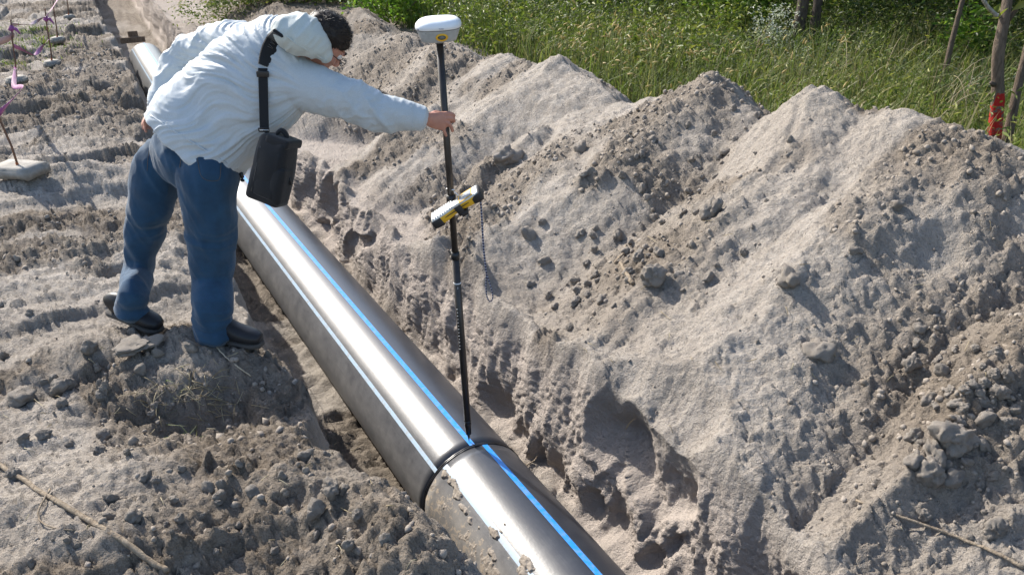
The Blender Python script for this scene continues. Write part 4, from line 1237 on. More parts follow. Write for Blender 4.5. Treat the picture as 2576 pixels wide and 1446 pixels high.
# ---- jeans
hipR, hipL = A3(520, 380, 3.44), A3(425, 360, 3.64)
legR = [A3(522, 385, 3.50), A3(524, 440, 3.45), A3(526, 510, 3.43), A3(531, 580, 3.42), A3(532, 640, 3.41), A3(535, 700, 3.41), A3(536, 760, YR + .01), A3(537, 812, YR + .01), A3(542, 846, YR)]
rR = [PX(p, 3.45) for p in (60, 71, 66, 60, 55, 51, 46, 43, 47)]
hb = YL - .02
legL = [A3(424, 372, 3.66), A3(402, 430, 3.63), A3(384, 505, 3.61), A3(368, 570, 3.61), A3(353, 630, 3.6), A3(344, 680, 3.61), A3(337, 725, hb), A3(331, 760, hb), A3(333, 786, hb)]
rL = [PX(p, 3.62) for p in (50, 62, 55, 49, 44, 41, 37, 34, 38)]
fwd = np.array([.90, .25, 0.])
pelv = [A3(484, 318, 3.60), A3(480, 350, 3.565), A3(474, 400, 3.54), A3(462, 445, 3.53)]
lat = nrmz(hipR - hipL)
parts = [loft(legR, rR, [r * 1.02 for r in rR], fwd, 24, 4), loft(legL, rL, [r * 1.02 for r in rL], fwd, 24, 4),
         loft(pelv, [.155, .185, .192, .150], [.085, .125, .140, .11], lat, 28, 4)]
me = fuse(parts, .0068, 6)
v, nn = me_arrays(me)
zz = v[:, 2]
hipz, kneez, hemR = A3(520, 380, 3.44)[2], A3(531, 600, 3.42)[2], A3(540, 838, YR)[2]
fold = -.007 + .010 * ridged(v[:, 0] * 4 + zz * 1.5, v[:, 1] * 4, zz * 3.2, 2, 301) + .009 * vn(v[:, 0] * 9, v[:, 1] * 9, zz * 5 + v[:, 0] * 9, 302)
near_hem = ss(hemR + .22, hemR + .02, zz) + .6 * np.exp(-((zz - kneez) / .09) ** 2)
fold += .016 * near_hem * (ridged(v[:, 0] * 3, v[:, 1] * 3, zz * 15 + 4 * v[:, 0] + vn(v[:, 0] * 6, v[:, 1] * 6, zz * 6, 315), 2, 303) - .35)
fold += .008 * ridged((v[:, 0] * 1.4 + zz * .6) * 9, v[:, 1] * 8, zz * 2.0, 2, 316)
fold += .010 * ss(hipz - .25, hipz + .05, zz) * ridged((v[:, 0] + zz) * 7, v[:, 1] * 5, (v[:, 0] - zz) * 2, 2, 304)
v = v + nn * fold[:, None]
jeans = put(me, 'jeans', v, M['denim'], person)
bj = bvh_world(jeans, person)

# ---- jacket
pairs = [((380, 294), (604, 436), 3.545, .182), ((404, 254), (624, 408), 3.545, .175), ((448, 212), (662, 366), 3.55, .152), ((502, 162), (716, 312), 3.54, .148), ((550, 118), (762, 275), 3.53, .142),
         ((592, 84), (796, 232), 3.52, .128), ((642, 68), (792, 178), 3.52, .10), ((690, 68), (788, 142), 3.52, .07)]
cs, ra, hs, rb = [], [], [], []
for (u, l, Y, b) in pairs:
    pu, plw = A3(*u, Y + .085), A3(*l, Y - .085); cs.append((pu + plw) / 2); ra.append(np.linalg.norm(plw - pu) / 2); hs.append(nrmz(plw - pu)); rb.append(b)
torso = loft(cs, ra, rb, np.array(hs), 40, 5, 2.25, ends=False)
armR = [A3(735, 200, 3.47), A3(790, 225, 3.44), A3(850, 243, 3.425), A3(905, 262, 3.42), A3(950, 283, 3.425), A3(1000, 290, 3.44), A3(1040, 295, 3.45), A3(1060, 297, 3.455)]
rA = [PX(p, 3.45) for p in (62, 58, 52, 47, 45, 42, 34, 30)]
armL = [A3(640, 120, 3.64), A3(588, 108, 3.70), A3(535, 116, 3.76), A3(485, 134, 3.80), A3(456, 162, 3.80), A3(430, 208, 3.76), A3(405, 252, 3.70), A3(393, 276, 3.67)]
rLa = [PX(p, 3.75) for p in (54, 48, 43, 40, 38, 34, 28, 25)]
up3 = np.array([0, 0, 1.])
hoodc = [A3(696, 64, 3.43), A3(722, 74, 3.42), A3(750, 84, 3.43), A3(779, 98, 3.44), A3(806, 124, 3.45), A3(826, 152, 3.455)]
hoodh = nrmz(A3(790, 60, 3.43) - A3(745, 115, 3.43))
hood_l = loft(hoodc, [PX(p, 3.4) for p in (22, 38, 46, 42, 27, 10)], [.05, .085, .10, .095, .07, .03], hoodh, 28, 5, ends=True)
cuff = loft([A3(1052, 296, 3.453), A3(1065, 299, 3.456)], [PX(31, 3.45)] * 2, [PX(30, 3.45)] * 2, up3, 24, 3)
me = fuse([torso, loft(armR, rA, [r * .92 for r in rA], up3, 26, 5), loft(armL, rLa, [r * .95 for r in rLa], up3, 26, 5), cuff], .0054, 5)
v, nn = me_arrays(me)


def cloth_folds(v, nn):
    c = A3(800, 222, 3.45)
    # view-free frame: folds fan out of the right armpit over the back
    dx, dz = v[:, 0] - c[0], v[:, 2] - c[2]
    rr_ = np.sqrt(dx ** 2 + dz ** 2) + .02; ph = np.arctan2(dz, -dx)
    ph = ph + .15 * vn(v[:, 0] * 5, v[:, 1] * 5, v[:, 2] * 5, 305)
    torso_m = ss(A3(815, 222, 3.45)[0], A3(760, 222, 3.45)[0], v[:, 0])
    back = v[:, 1] < 3.68
    a1 = ridged(ph * 6.5, rr_ * 2.2, 0, 2, 306) * ss(.04, .22, rr_)
    a2 = ridged(ph * 19, rr_ * 5, 1, 2, 307) * ss(.08, .3, rr_)
    f = torso_m * (.0075 * np.maximum(a1, -.2) + .0075 * a2)
    # horizontal drag lines across the lower back
    a3 = ridged(v[:, 0] * 3.2, v[:, 1] * 3, (v[:, 2] + .28 * v[:, 0]) * 24 + .8 * vn(v[:, 0] * 4, 0, v[:, 2] * 4, 309), 2, 308)
    f += torso_m * .005 * a3 * ss(c[0] - .08, c[0] - .3, v[:, 0]) * (.5 + .5 * vn(v[:, 0] * 4, v[:, 1] * 4, v[:, 2] * 4, 310))
    # sleeve folds run around and along the arm
    ar = 1 - torso_m
    e = A3(915, 262, 3.42)
    f += ar * (.009 * ridged((v[:, 0] * .9 + v[:, 2] * .55) * 15, v[:, 1] * 6, (v[:, 2] - v[:, 0]) * 5, 2, 311) + .005 * ridged(v[:, 0] * 30, v[:, 1] * 14, v[:, 2] * 26, 2, 312)) * (.35 + .9 * np.exp(-((v[:, 0] - e[0]) / .13) ** 2))
    # far sleeve
    fl_ = ss(3.66, 3.74, v[:, 1])
    f += fl_ * .014 * ridged((v[:, 0] + v[:, 2]) * 7, v[:, 1] * 4, (v[:, 0] - v[:, 2]) * 15, 2, 313)
    return f


v = v + nn * (cloth_folds(v, nn) - .004)[:, None]
jacket = put(me, 'jacket', v, M['jacket'], person)
bk_ = bvh_world(jacket, person)
# hood lies over the nape and the side of the head
me = fuse([hood_l], .005, 4)
v, nn = me_arrays(me)
hf = .008 * ridged((v[:, 0] + v[:, 2]) * 6, v[:, 1] * 5, (v[:, 0] - v[:, 2]) * 16, 2, 320) + .004 * vn(v[:, 0] * 22, v[:, 1] * 22, v[:, 2] * 22, 321)
v = v + nn * hf[:, None]
hood_o = put(me, 'hood', v, M['hood'], person)
bh_ = bvh_world(hood_o, person)


def edge_tube(name, bv, pix, r, mt, parent_obj, lift=.0, k=6, n=30, flat=1.):
    P_ = [cast(bv, x, y, lift) for x, y in pix]; P_ = [p for p in P_ if p is not None]
    q = smoothpath(P_, n); v, f = tube_np(q, r, k)
    base = np.array(person.location)
    o = obj_from(name, v - base, f, M[mt]); o.parent = parent_obj; return o


# hood rim, drawn under the hood edge; cuff seam
edge_tube('seam', bh_, [(722, 92), (745, 112), (775, 128), (805, 144), (822, 153)], .0035, 'hood', hood_o, .001)
edge_tube('seam', bk_, [(1034, 268), (1038, 285), (1040, 305), (1036, 322)], .003, 'jacket', jacket, .0)
o = edge_tube('hem', bk_, [(378, 290), (420, 318), (470, 350), (520, 380), (560, 405), (598, 427)], .004, 'jacket', jacket, .0)
# drawcord end at the hem corner
q = A3(606, 436, 3.46); v, f = loft([q, q + [.004, 0, -.02], q + [.002, 0, -.035]], .009, .008, up3, 8, 2); ob = obj_from('cord_lock', v - np.array(person.location), f, M['black_plastic'], person)

# ---- body (continuous: head, torso, arms, hands, legs)
hc = A3(812, 108, 3.53)                                    # head centre
crown = nrmz([.70, .10, .62]); face = nrmz([.50, .42, -.74]); face = nrmz(face - crown * (face @ crown)); ear = np.cross(crown, face)
Hx = np.stack([face, ear, crown])
def HP(f_, e_, c_): return hc + np.array([f_, e_, c_]) @ Hx
bodyp = [ellipsoid(HP(-.012, 0, .018), np.stack([face * .097, ear * .077, crown * .102]))]
bodyp.append(ellipsoid(HP(.02, 0, -.045), np.stack([face * .070, ear * .062, crown * .070])))       # jaw
bodyp.append(ellipsoid(HP(.062, 0, -.088), np.stack([face * .024, ear * .026, crown * .02])))        # chin
bodyp.append(loft([HP(.085, 0, .012), HP(.100, 0, -.012), HP(.108, 0, -.03), HP(.092, 0, -.040)], [.009, .011, .014, .012], [.010, .012, .013, .008], ear, 12, 3))
bodyp.append(ellipsoid(HP(.083, 0, .028), np.stack([face * .014, ear * .05, crown * .011])))        # brow
bodyp.append(ellipsoid(HP(.083, 0, -.062), np.stack([face * .012, ear * .026, crown * .006])))      # lips
bodyp.append(ellipsoid(HP(.083, 0, -.071), np.stack([face * .012, ear * .024, crown * .006])))
for sg in (1, -1):
    bodyp.append(ellipsoid(HP(-.005, sg * .080, -.012), np.stack([face * .018, ear * .007, crown * .030])))
    bodyp.append(ellipsoid(HP(.055, sg * .045, -.022), np.stack([face * .022, ear * .02, crown * .02])))
neck0 = (cs[-2] + cs[-1]) / 2
bodyp.append(loft([HP(-.03, 0, -.04), (HP(-.03, 0, -.07) + cs[-1]) / 2, cs[-1], cs[-2]], [.058, .056, .065, .09], [.058, .056, .06, .08], ear, 20, 3))
bodyp.append(loft(cs, np.array(ra) * .78, np.array(rb) * .7, np.array(hs), 30, 3))
bodyp.append(loft([cs[0], A3(478, 350, 3.54), A3(474, 400, 3.535)], [.15, .155, .11], [.10, .11, .09], lat, 24, 3))
bodyp.append(loft(armR + [A3(1080, 300, 3.468)], [.05, .052, .046, .042, .036, .032, .027, .027, .026], [.05, .052, .046, .042, .036, .031, .024, .023, .018], up3, 20, 4))
bodyp.append(loft(armL, [.05, .05, .046, .042, .038, .034, .028, .024], [.05, .05, .046, .042, .038, .034, .025, .02], up3, 20, 4))
anR, anL = np.array(fr) + [-.03, 0.01, .07], np.array(fl) + [-.03, 0.01, .11]
bodyp.append(loft(legR + [anR], [.066, .064, .060, .055, .047, .043, .038, .033, .032, .032], [.066, .064, .060, .055, .047, .043, .038, .033, .032, .032], fwd, 20, 3))
bodyp.append(loft(legL + [anL], [.066, .064, .060, .055, .047, .043, .038, .033, .032, .032], [.066, .064, .060, .055, .047, .043, .038, .033, .032, .032], fwd, 20, 3))
for an, dr in ((anR, nrmz([.93, -.36, 0])), (anL, nrmz([.90, -.42, -.12]))):
    bodyp.append(loft([an - dr * .04 + [0, 0, .0], an + dr * .05 - [0, 0, .01], an + dr * .12 - [0, 0, .02]], [.025, .028, .028], [.02, .02, .012], np.cross(dr, up3), 14, 3))
# right hand closed on the pole
bodyp.append(loft([A3(1060, 297, 3.458), A3(1075, 299, 3.468), A3(1092, 303, 3.476), A3(1108, 304, 3.482), A3(1120, 302, 3.486)], [.027, .028, .036, .041, .034], [.020, .018, .016, .0145, .012], up3, 22, 4))


def finger(pts, r0, r1): return loft(pts, np.linspace(r0, r1, len(pts)), np.linspace(r0, r1, len(pts)), [.2, .9, .3], 12, 4)
bodyp.append(finger([A3(1112, 287, 3.487), A3(1129, 286, 3.490), A3(1139, 289, 3.500), A3(1141, 292, 3.522), A3(1133, 293, 3.541), A3(1121, 292, 3.546)], .0105, .0078))
bodyp.append(finger([A3(1114, 298, 3.484), A3(1131, 297, 3.488), A3(1140, 301, 3.500), A3(1141, 305, 3.522), A3(1132, 306, 3.541), A3(1120, 305, 3.546)], .0105, .0078))
bodyp.append(finger([A3(1112, 308, 3.482), A3(1126, 309, 3.484), A3(1134, 318, 3.489), A3(1139, 331, 3.502)], .0102, .0072))
bodyp.append(finger([A3(1102, 314, 3.482), A3(1113, 320, 3.482), A3(1118, 331, 3.486), A3(1123, 343, 3.496)], .0098, .0066))
bodyp.append(finger([A3(1082, 292, 3.480), A3(1093, 285, 3.502), A3(1101, 284, 3.528), A3(1110, 287, 3.546), A3(1120, 290, 3.552)], .0125, .0085))
# left hand on the hip
bodyp.append(loft([A3(388, 274, 3.67), A3(380, 288, 3.65), A3(373, 304, 3.63), A3(370, 318, 3.61)], [.024, .032, .038, .034], [.02, .016, .014, .012], [0, 1, .2], 18, 3))
for k_, (a, b, c) in enumerate([((372, 304), (366, 320), (368, 333)), ((368, 300), (361, 312), (361, 326)), ((370, 296), (362, 304), (359, 316)), ((374, 292), (366, 297), (361, 305))]):
    Yk = 3.60 + .016 * k_; bodyp.append(finger([A3(*a, Yk + .01), A3(*b, Yk), A3(*c, Yk - .01)], .009, .007))
bodyp.append(finger([A3(380, 286, 3.64), A3(378, 300, 3.60), A3(380, 312, 3.58)], .011, .009))
me = fuse(bodyp, .0045, 2, .45)
v, nn = me_arrays(me)
body = put(me, 'body', v, M['skin'], person)
# face pieces
M['eye'] = mat('eye_white', (.7, .68, .65), .2); M['iris'] = mat('dark_iris', (.02, .015, .01), .15)
for sg in (1, -1):
    v, f = ellipsoid(HP(.076, sg * .031, .008), np.eye(3) * .0125, 10); e_ = obj_from('eye', v - np.array(person.location), f, M['eye'], person)
    v, f = ellipsoid(HP(.086, sg * .031, .006), np.stack([face * .003, ear * .0055, crown * .0055]), 8); q_ = obj_from('iris', v - np.array(person.location), f, M['iris'], e_)
    v, f = loft([HP(.088, sg * .012, .032), HP(.092, sg * .03, .037), HP(.080, sg * .052, .032)], [.003, .0045, .002], [.003, .004, .002], up3, 8, 3); obj_from('eyebrow', v - np.array(person.location), f, M['hair'], person)
# hair: cap with hairline, then short strands
n = 46
th, ph = np.meshgrid(np.linspace(0, np.pi, n), np.linspace(0, 2 * np.pi, 2 * n), indexing='ij')
dirs = np.stack([np.sin(th) * np.cos(ph), np.sin(th) * np.sin(ph), np.cos(th)], -1).reshape(-1, 3)
bm = bmesh.new(); bmesh.ops.create_icosphere(bm, subdivisions=5, radius=1)
D = np.array([q.co[:] for q in bm.verts]); F_ = np.array([[w.index for w in q.verts] for q in bm.faces]); bm.free()
line = .30 * np.clip(D[:, 0], 0, 1) ** 1.5 * 2.0 - .28 * np.clip(-D[:, 0], 0, 1) * 2.2 - .18 + .22 * np.exp(-((D[:, 0] - .35) / .28) ** 2) * (np.abs(D[:, 1]) > .3) - .30 * np.exp(-((D[:, 0] - .02) / .14) ** 2)
keep = D[:, 2] > line
tk_ = .007 + .004 * ss(0, .5, D[:, 2]) + .0035 * vn(D[:, 0] * 5, D[:, 1] * 5, D[:, 2] * 5, 330) + .002 * vn(D[:, 0] * 18, D[:, 1] * 18, D[:, 2] * 18, 331)
tk_ = np.where(keep, tk_, -.004)
Vh = np.array([HP(-.012, 0, .018)]) + (D * (np.array([.097, .077, .102]) + tk_[:, None])) @ Hx
fk = keep[F_].any(1)
hair = obj_from('hair', Vh - np.array(person.location), F_[fk], M['hair'], person)
S = Acc(); r2 = np.random.default_rng(8)
idx_ = r2.choice(np.where(keep)[0], 5200)
for i in idx_:
    p = Vh[i]; nn_ = nrmz(D[i] @ Hx); d_ = nrmz(nn_ * .55 + face * (.55 if D[i, 2] > .3 else -.1) - crown * (.75 if D[i, 2] < .55 else .0) + r2.normal(size=3) * .38)
    L = r2.uniform(.008, .018); sd = np.cross(d_, nn_); sd = nrmz(sd) * .0009
    S.add(np.array([p - sd, p + sd, p + d_ * L]), np.array([[0, 1, 2]]))
S.build('strands', M['hair'], person).parent = hair
for q_ in hair.children: pass
# glasses
G = Acc()
for sg in (1, -1):
    c = HP(.106, sg * .033, .002); a = [c + ear * .025 * math.cos(u) + crown * .018 * math.sin(u) for u in np.linspace(0, 2 * math.pi, 17)]
    G.add(*tube_np(a, .0016, 6)); G.add(*tube_np([HP(.106, sg * .058, .006), HP(.06, sg * .084, .006), HP(0, sg * .086, .004), HP(-.02, sg * .084, -.012)], .0017, 6))
G.add(*tube_np([HP(.106, .010, .004), HP(.112, 0, .007), HP(.106, -.010, .004)], .0015, 6))
G.build('glasses', M['black_plastic'], person, True)


# ---- shoes
def shoe(p, d, pitch, lbl):
    """p = ground point under the ankle, d = toe direction"""
    d = nrmz(d); sdir = nrmz(np.cross(up3, d)); u3 = np.cross(d, sdir)
    o = empty('shoe', (0, 0, 0)); bpy.data.objects.remove(o)
    prof = [(-.085, .028, .038, .044), (-.07, .036, .050, .055), (-.03, .039, .058, .062), (.02, .041, .055, .060), (.07, .046, .043, .049), (.12, .050, .036, .042), (.165, .047, .031, .037), (.198, .032, .024, .030)]
    L_ = [np.array(p) + d * a + u3 * (.014 + c) for a, w_, c, h in prof]
    up_v, up_f = loft(L_, [q[1] for q in prof], [q[2] for q in prof], sdir, 26, 4, 2.3)
    collar = loft([np.array(p) + d * -.03 + u3 * .06, np.array(p) + d * -.035 + u3 * .105], [.038, .036], [.046, .042], sdir, 20, 3)
    mm = fuse([(up_v, up_f), collar], .004, 3); v_, n_n = me_arrays(mm)
    upper = put(mm, 'shoe', v_, M['shoe'], person); upper['label'] = lbl
    sp_ = [(-.09, .030), (-.07, .038), (-.02, .038), (.03, .038), (.08, .044), (.13, .048), (.175, .043), (.203, .026)]
    v_, f_ = loft([np.array(p) + d * a + u3 * .011 for a, w_ in sp_], [w_ for a, w_ in sp_], [.0125] * len(sp_), sdir, 22, 4, 3.5)
    s_ = obj_from('sole', v_ - np.array(person.location), f_, M['sole'], person); s_.parent = upper
    for k in range(5):
        a = .03 + k * .018; c = np.array(p) + d * a + u3 * (.014 + .106 - .02 - k * .0095)
        v_, f_ = tube_np([c - sdir * .022 - u3 * .004, c + u3 * .003, c + sdir * .022 - u3 * .004], .0022, 6); l_ = obj_from('lace', v_ - np.array(person.location), f_, M['grey_print']); l_.parent = upper
    return upper, d, sdir, u3


dR = nrmz([.95, -.30, 0]); dL = nrmz([.90, -.36, -.16])
sR, d1, s1_, u1 = shoe(np.array([fr.x, fr.y, fr.z]) + np.array([-.055, .012, .002]), dR, 0, 'near shoe with small white curved mark')
sL, d2, s2_, u2 = shoe(np.array([fl.x, fl.y, fl.z]) + np.array([-.035, .015, .035]), dL, 0, 'rear shoe, heel slightly raised')
c0 = np.array([fr.x, fr.y, fr.z]) + np.array([-.055, .012, 0]) + d1 * .045 - s1_ * .0475 * 1
pts_ = [c0 + d1 * .018 * math.cos(a) + u1 * (.042 + .013 * math.sin(a)) + s1_ * .003 for a in np.linspace(-2.2, 1.2, 10)]
v, f = tube_np(pts_, np.array([.0006, .0012, .0018, .002, .002, .002, .0018, .0015, .001, .0006]), 6)
q_ = obj_from('curved_mark', v - np.array(person.location), f, M['white_print']); q_.parent = sR

# ---- jeans pockets and seams, laid on the denim
def pocket(pix, name='pocket'):
    (x0, y0), (x1, y1), (x2, y2), (x3, y3) = pix; n = 12; V_ = []
    for i in range(n):
        for j in range(n):
            a, b = i / (n - 1), j / (n - 1)
            x = (x0 * (1 - a) + x1 * a) * (1 - b) + (x3 * (1 - a) + x2 * a) * b; y = (y0 * (1 - a) + y1 * a) * (1 - b) + (y3 * (1 - a) + y2 * a) * b + (5 * (1 - abs(2 * a - 1)) * b)
            p = cast(bj, x, y, .0035 if 0 < i < n - 1 and 0 < j < n - 1 else -.001); V_.append(p if p is not None else V_[-1])
    I = np.arange(n * n).reshape(n, n); f_ = np.stack([I[:-1, :-1], I[:-1, 1:], I[1:, 1:], I[1:, :-1]], -1).reshape(-1, 4)
    o = obj_from(name, np.array(V_) - np.array(person.location), f_, M['denim'], jeans); return o


pk = pocket([(492, 372), (556, 408), (555, 458), (502, 446)])
edge_tube('stitching', bj, [(556, 412), (555, 434), (553, 455), (528, 457), (504, 447), (498, 410), (494, 378)], .0011, 'stitch', jeans, .0045)
edge_tube('stitching', bj, [(385, 320), (378, 360), (372, 400), (370, 430)], .0011, 'stitch', jeans, .0015)
edge_tube('stitching', bj, [(459, 380), (452, 420), (448, 460)], .0014, 'stitch', jeans, .0015)

# ------------------------------------------------------------------ shoulder bag
bag = empty('shoulder_bag', tuple(A3(685, 430, 3.30))); tag(bag, 'black nylon shoulder bag hanging from the man against his side', 'bag')


def on_jacket(x, y, lift=.006):
    p = cast(bh_, x, y, lift); q = cast(bk_, x, y, lift)
    if p is None: return q
    if q is None: return p
    return p if p[1] < q[1] else q


def ribbon(name, pix, wd, th_, mt, lift=.004, n=34, pts=None, wdir=None):
    q = np.array(pts) if pts is not None else np.array([on_jacket(x, y, lift) for x, y in pix])
    q = smoothpath(q, n); d = np.gradient(q, axis=0); d /= np.linalg.norm(d, axis=1)[:, None]
    toward = -q / np.linalg.norm(q, axis=1)[:, None]
    s_ = np.cross(d, toward); s_ /= np.linalg.norm(s_, axis=1)[:, None]; nrm = np.cross(s_, d)
    wd = np.interp(np.linspace(0, 1, n), np.linspace(0, 1, len(np.atleast_1d(wd))), np.atleast_1d(wd)) if np.size(wd) > 1 else np.full(n, wd)
    w2 = s_ * wd[:, None] / 2; t2 = nrm * th_ / 2; k = .86
    ring = np.stack([q - w2 - t2 * .3, q - w2 * k - t2, q + w2 * k - t2, q + w2 - t2 * .3, q + w2 + t2 * .3, q + w2 * k + t2, q - w2 * k + t2, q - w2 + t2 * .3], 1).reshape(-1, 3)
    i = np.arange(n * 8).reshape(n, 8); j = np.roll(i, -1, 1); f = [tuple(r) for r in np.stack([i[:-1], j[:-1], j[1:], i[1:]], -1).reshape(-1, 4)] + [tuple(i[0][::-1]), tuple(i[-1])]
    return obj_from(name, ring - np.array(bag.location), f, M[mt], bag, False), q, s_, nrm


SH = [(700, 84), (690, 100), (678, 122), (668, 145), (661, 165)]
pad, qp, sp2, np2 = ribbon('shoulder_pad', SH, [PX(26, 3.3), PX(36, 3.3), PX(36, 3.3), PX(30, 3.3), PX(22, 3.3)], .012, 'black_nylon', .009)
low = on_jacket(661, 172, .008); bt = A3(665, 326, 3.315)
mid = [low * (1 - k) + bt * k for k in np.linspace(0, 1, 6)]
for i_ in range(1, 5):
    s_p = on_jacket(661 + i_ * .8, 172 + i_ * 31, .006)
    if s_p is not None and s_p[1] < mid[i_][1]: mid[i_] = s_p
strap, qs, _, _ = ribbon('strap', None, PX(21, 3.3), .004, 'black_nylon', pts=mid)
# upper end runs over the shoulder under the hood edge
top_s = [A3(700, 84, 3.36), A3(708, 72, 3.40), A3(722, 74, 3.50), A3(735, 100, 3.60)]
sd_, _, _, _ = ribbon('strap', None, PX(22, 3.3), .004, 'black_nylon', pts=[qp[0]] + top_s[1:])


def box_part(name, c, half, R3, mt, parent, bev=.012, seg_=3, taper=None, puff=0.):
    bm = bmesh.new(); bmesh.ops.create_cube(bm, size=2, matrix=Matrix.Diagonal((*half, 1)))
    if taper:
        for q in bm.verts:
            k = (q.co.z / half[2] + 1) / 2; q.co.x *= taper[0] * (1 - k) + taper[1] * k
    bmesh.ops.bevel(bm, geom=bm.edges[:], offset=bev, segments=seg_, affect='EDGES', profile=.6)
    if puff:
        bmesh.ops.subdivide_edges(bm, edges=[e for e in bm.edges if e.calc_length() > .03], cuts=5, use_grid_fill=True)
        for q in bm.verts:
            p = q.co; k = float(vn(p.x * 14 + 5, p.y * 14, p.z * 14, 400)) * puff; kk = (1 - min(1, (p.x / half[0]) ** 2)) * (1 - min(1, (p.z / half[2]) ** 2))
            p.y += math.copysign(1, p.y) * (puff * kk * 1.3) + k; p.x += float(vn(p.x * 11, p.y * 11, p.z * 11, 401)) * puff * .7
    me = bpy.data.meshes.new(name); bm.to_mesh(me); bm.free(); me.materials.append(M[mt] if isinstance(mt, str) else mt)
    for q in me.polygons: q.use_smooth = True
    o = bpy.data.objects.new(name, me); C.objects.link(o); o.parent = parent
    # R3 columns = x,y,z axes in world
    o.matrix_local = Matrix.Translation(Vector(c) - Vector(parent.location)) @ Matrix(np.array(R3).T.tolist()).to_4x4()
    return o


tb, bb = A3(704, 352, 3.30), A3(672, 500, 3.27)
ez = nrmz(tb - bb); ex0 = A3(745, 430, 3.27) - A3(640, 425, 3.33); ex = nrmz(ex0 - ez * (ex0 @ ez)); ey = np.cross(ez, ex)
R3 = np.stack([ex, ey, ez], 0)
bc = (tb + bb) / 2
bb_o = box_part('bag_body', bc, (.080, .055, .140), R3, 'black_nylon', bag, .030, 5, (1.02, .84), .011)
box_part('front_pocket', bc + ex * .052 - ez * .045 - ey * .012, (.034, .046, .082), R3, 'black_nylon', bag, .022, 4, None, .008)
box_part('side_pocket', bc - ey * .05 + ex * .004 - ez * .01, (.055, .012, .100), R3, 'black_nylon', bag, .011, 3, None, .006)
box_part('top_flap', bc + ez * .128 + ex * .02, (.052, .058, .018), R3, 'black_nylon', bag, .012, 3)
v, f = loft([A3(697, 336, 3.30), A3(707, 328, 3.30), A3(718, 336, 3.30), A3(724, 350, 3.30)], [.008, .010, .010, .008], [.016] * 4, up3, 10, 3); obj_from('grab_handle', v - np.array(bag.location), f, M['black_nylon'], bag)
for a0 in (-.040, .018):
    v, f = tube_np([bc - ey * .064 + ex * a0 + ez * (.09 - .19 * k) for k in (0, .5, 1)], .0013, 5); obj_from('piping', v - np.array(bag.location), f, M['grey_print'], bb_o).parent = bag
# buckle, slider, zip pull
def frame(name, c, w_, h_, r, mt, d_=None):
    q = [c + np.array([sx_ * w_ / 2, 0, sz * h_ / 2]) for sx_, sz in ((-1, -1), (-1, 1), (1, 1), (1, -1), (-1, -1), (-1, 1))]
    v, f = tube_np(q, r, 6); return obj_from(name, v - np.array(bag.location), f, M[mt], bag)


frame('buckle', bt + [0, -.006, 0], .042, .013, .0028, 'black_plastic'); v, f = tube_np([bt + [-.016, -.010, 0], bt + [.016, -.010, 0]], .0018, 6); obj_from('buckle_bar', v - np.array(bag.location), f, M['metal'], bag)
sl = qs[3]; box_part('slider', sl + [0, -.004, 0], (PX(14, 3.3), .006, .012), np.eye(3), 'black_plastic', bag, .003, 2)
v, f = tube_np([bt, bt * .5 + (tb + ex * -.05) * .5, tb + ex * -.05 - ez * .015], [.009, .008, .009], 8); obj_from('lower_strap', v - np.array(bag.location), f, M['black_nylon'], bag)
zp = bc + ex * .083 - ez * .002 - ey * .01; v, f = tube_np([zp, zp + [.004, 0, -.014], zp + [.003, 0, -.032]], [.003, .004, .006], 6); obj_from('zip_pull', v - np.array(bag.location), f, M['black_plastic'], bag)
# raised stroke lettering worn off the pad, unreadable in the photograph: short woven strokes
for k in range(7):
    i_ = int(4 + k * 2.1); c = qp[i_] + np2[i_] * .0066; a, b = c + sp2[i_] * .010, c - sp2[i_] * .011 + (qp[i_ + 2] - qp[i_]) * (.6 if k % 2 else -.1)
    v, f = tube_np([a, b], .0011, 4); obj_from('woven_lettering', v - np.array(bag.location), f, M['grey_print'], pad).parent = bag

# ------------------------------------------------------------------ survey pole
tip = A3(1180, 1110, 3.52); top = A3(1105.5, 103, 3.52)
ax = nrmz(top - tip); L = np.linalg.norm(top - tip)
pole = empty('survey_pole', tuple(tip)); tag(pole, 'thin dark carbon survey pole standing with its point on the pipe', 'survey pole')
M['carbon'] = mat('dark_carbon_tube', (.022, .017, .014), .38, .5)
n_ = NT(M['carbon']); n_.base(n_.ramp(n_.noise(18, 5, n_.mapping((3, 3, .6)), .7), [(.4, (.018, .014, .012)), (.75, (.05, .04, .032))])); n_.bump(n_.noise(220, 2), .1, .001)


def seg_(name, a, b, r0, r1, mt, k=20):
    v, f = tube_np([tip + ax * a, tip + ax * (a + (b - a) * .5), tip + ax * b], [r0, (r0 + r1) / 2, r1], k)
    o = obj_from(name, v - tip, f, M[mt], pole)
    return o


seg_('steel_point', .0005, .05, .0012, .0085, 'carbon'); seg_('point_holder', .05, .135, .015, .0178, 'black_plastic')
seg_('lower_tube', .115, 1.04, .0175, .0172, 'carbon'); seg_('upper_tube', 1.04, L - .012, .0150, .0150, 'carbon'); seg_('top_thread', L - .012, L + .01, .009, .009, 'metal')
seg_('white_band', .905, .911, .0182, .0182, 'white_print'); seg_('clamp_collar', 1.03, 1.065, .0200, .0200, 'black_plastic')
# graduations: small white digits and dashes down the camera side of the lower tube
def txt(name, body_, size, loc, rot, mt, parent, ext=.0004):
    cu = bpy.data.curves.new(name, 'FONT'); cu.body = body_; cu.size = size; cu.extrude = ext; cu.align_x = 'CENTER'; cu.align_y = 'CENTER'
    o = bpy.data.objects.new(name, cu); C.objects.link(o)
    dg = bpy.context.evaluated_depsgraph_get(); me = bpy.data.meshes.new_from_object(o.evaluated_get(dg)); bpy.data.objects.remove(o); me.materials.clear(); me.materials.append(M[mt])
    o = bpy.data.objects.new(name, me); C.objects.link(o); o.parent = parent
    o.matrix_local = Matrix.Translation(Vector(loc) - Vector(parent.location)) @ rot.to_4x4(); return o


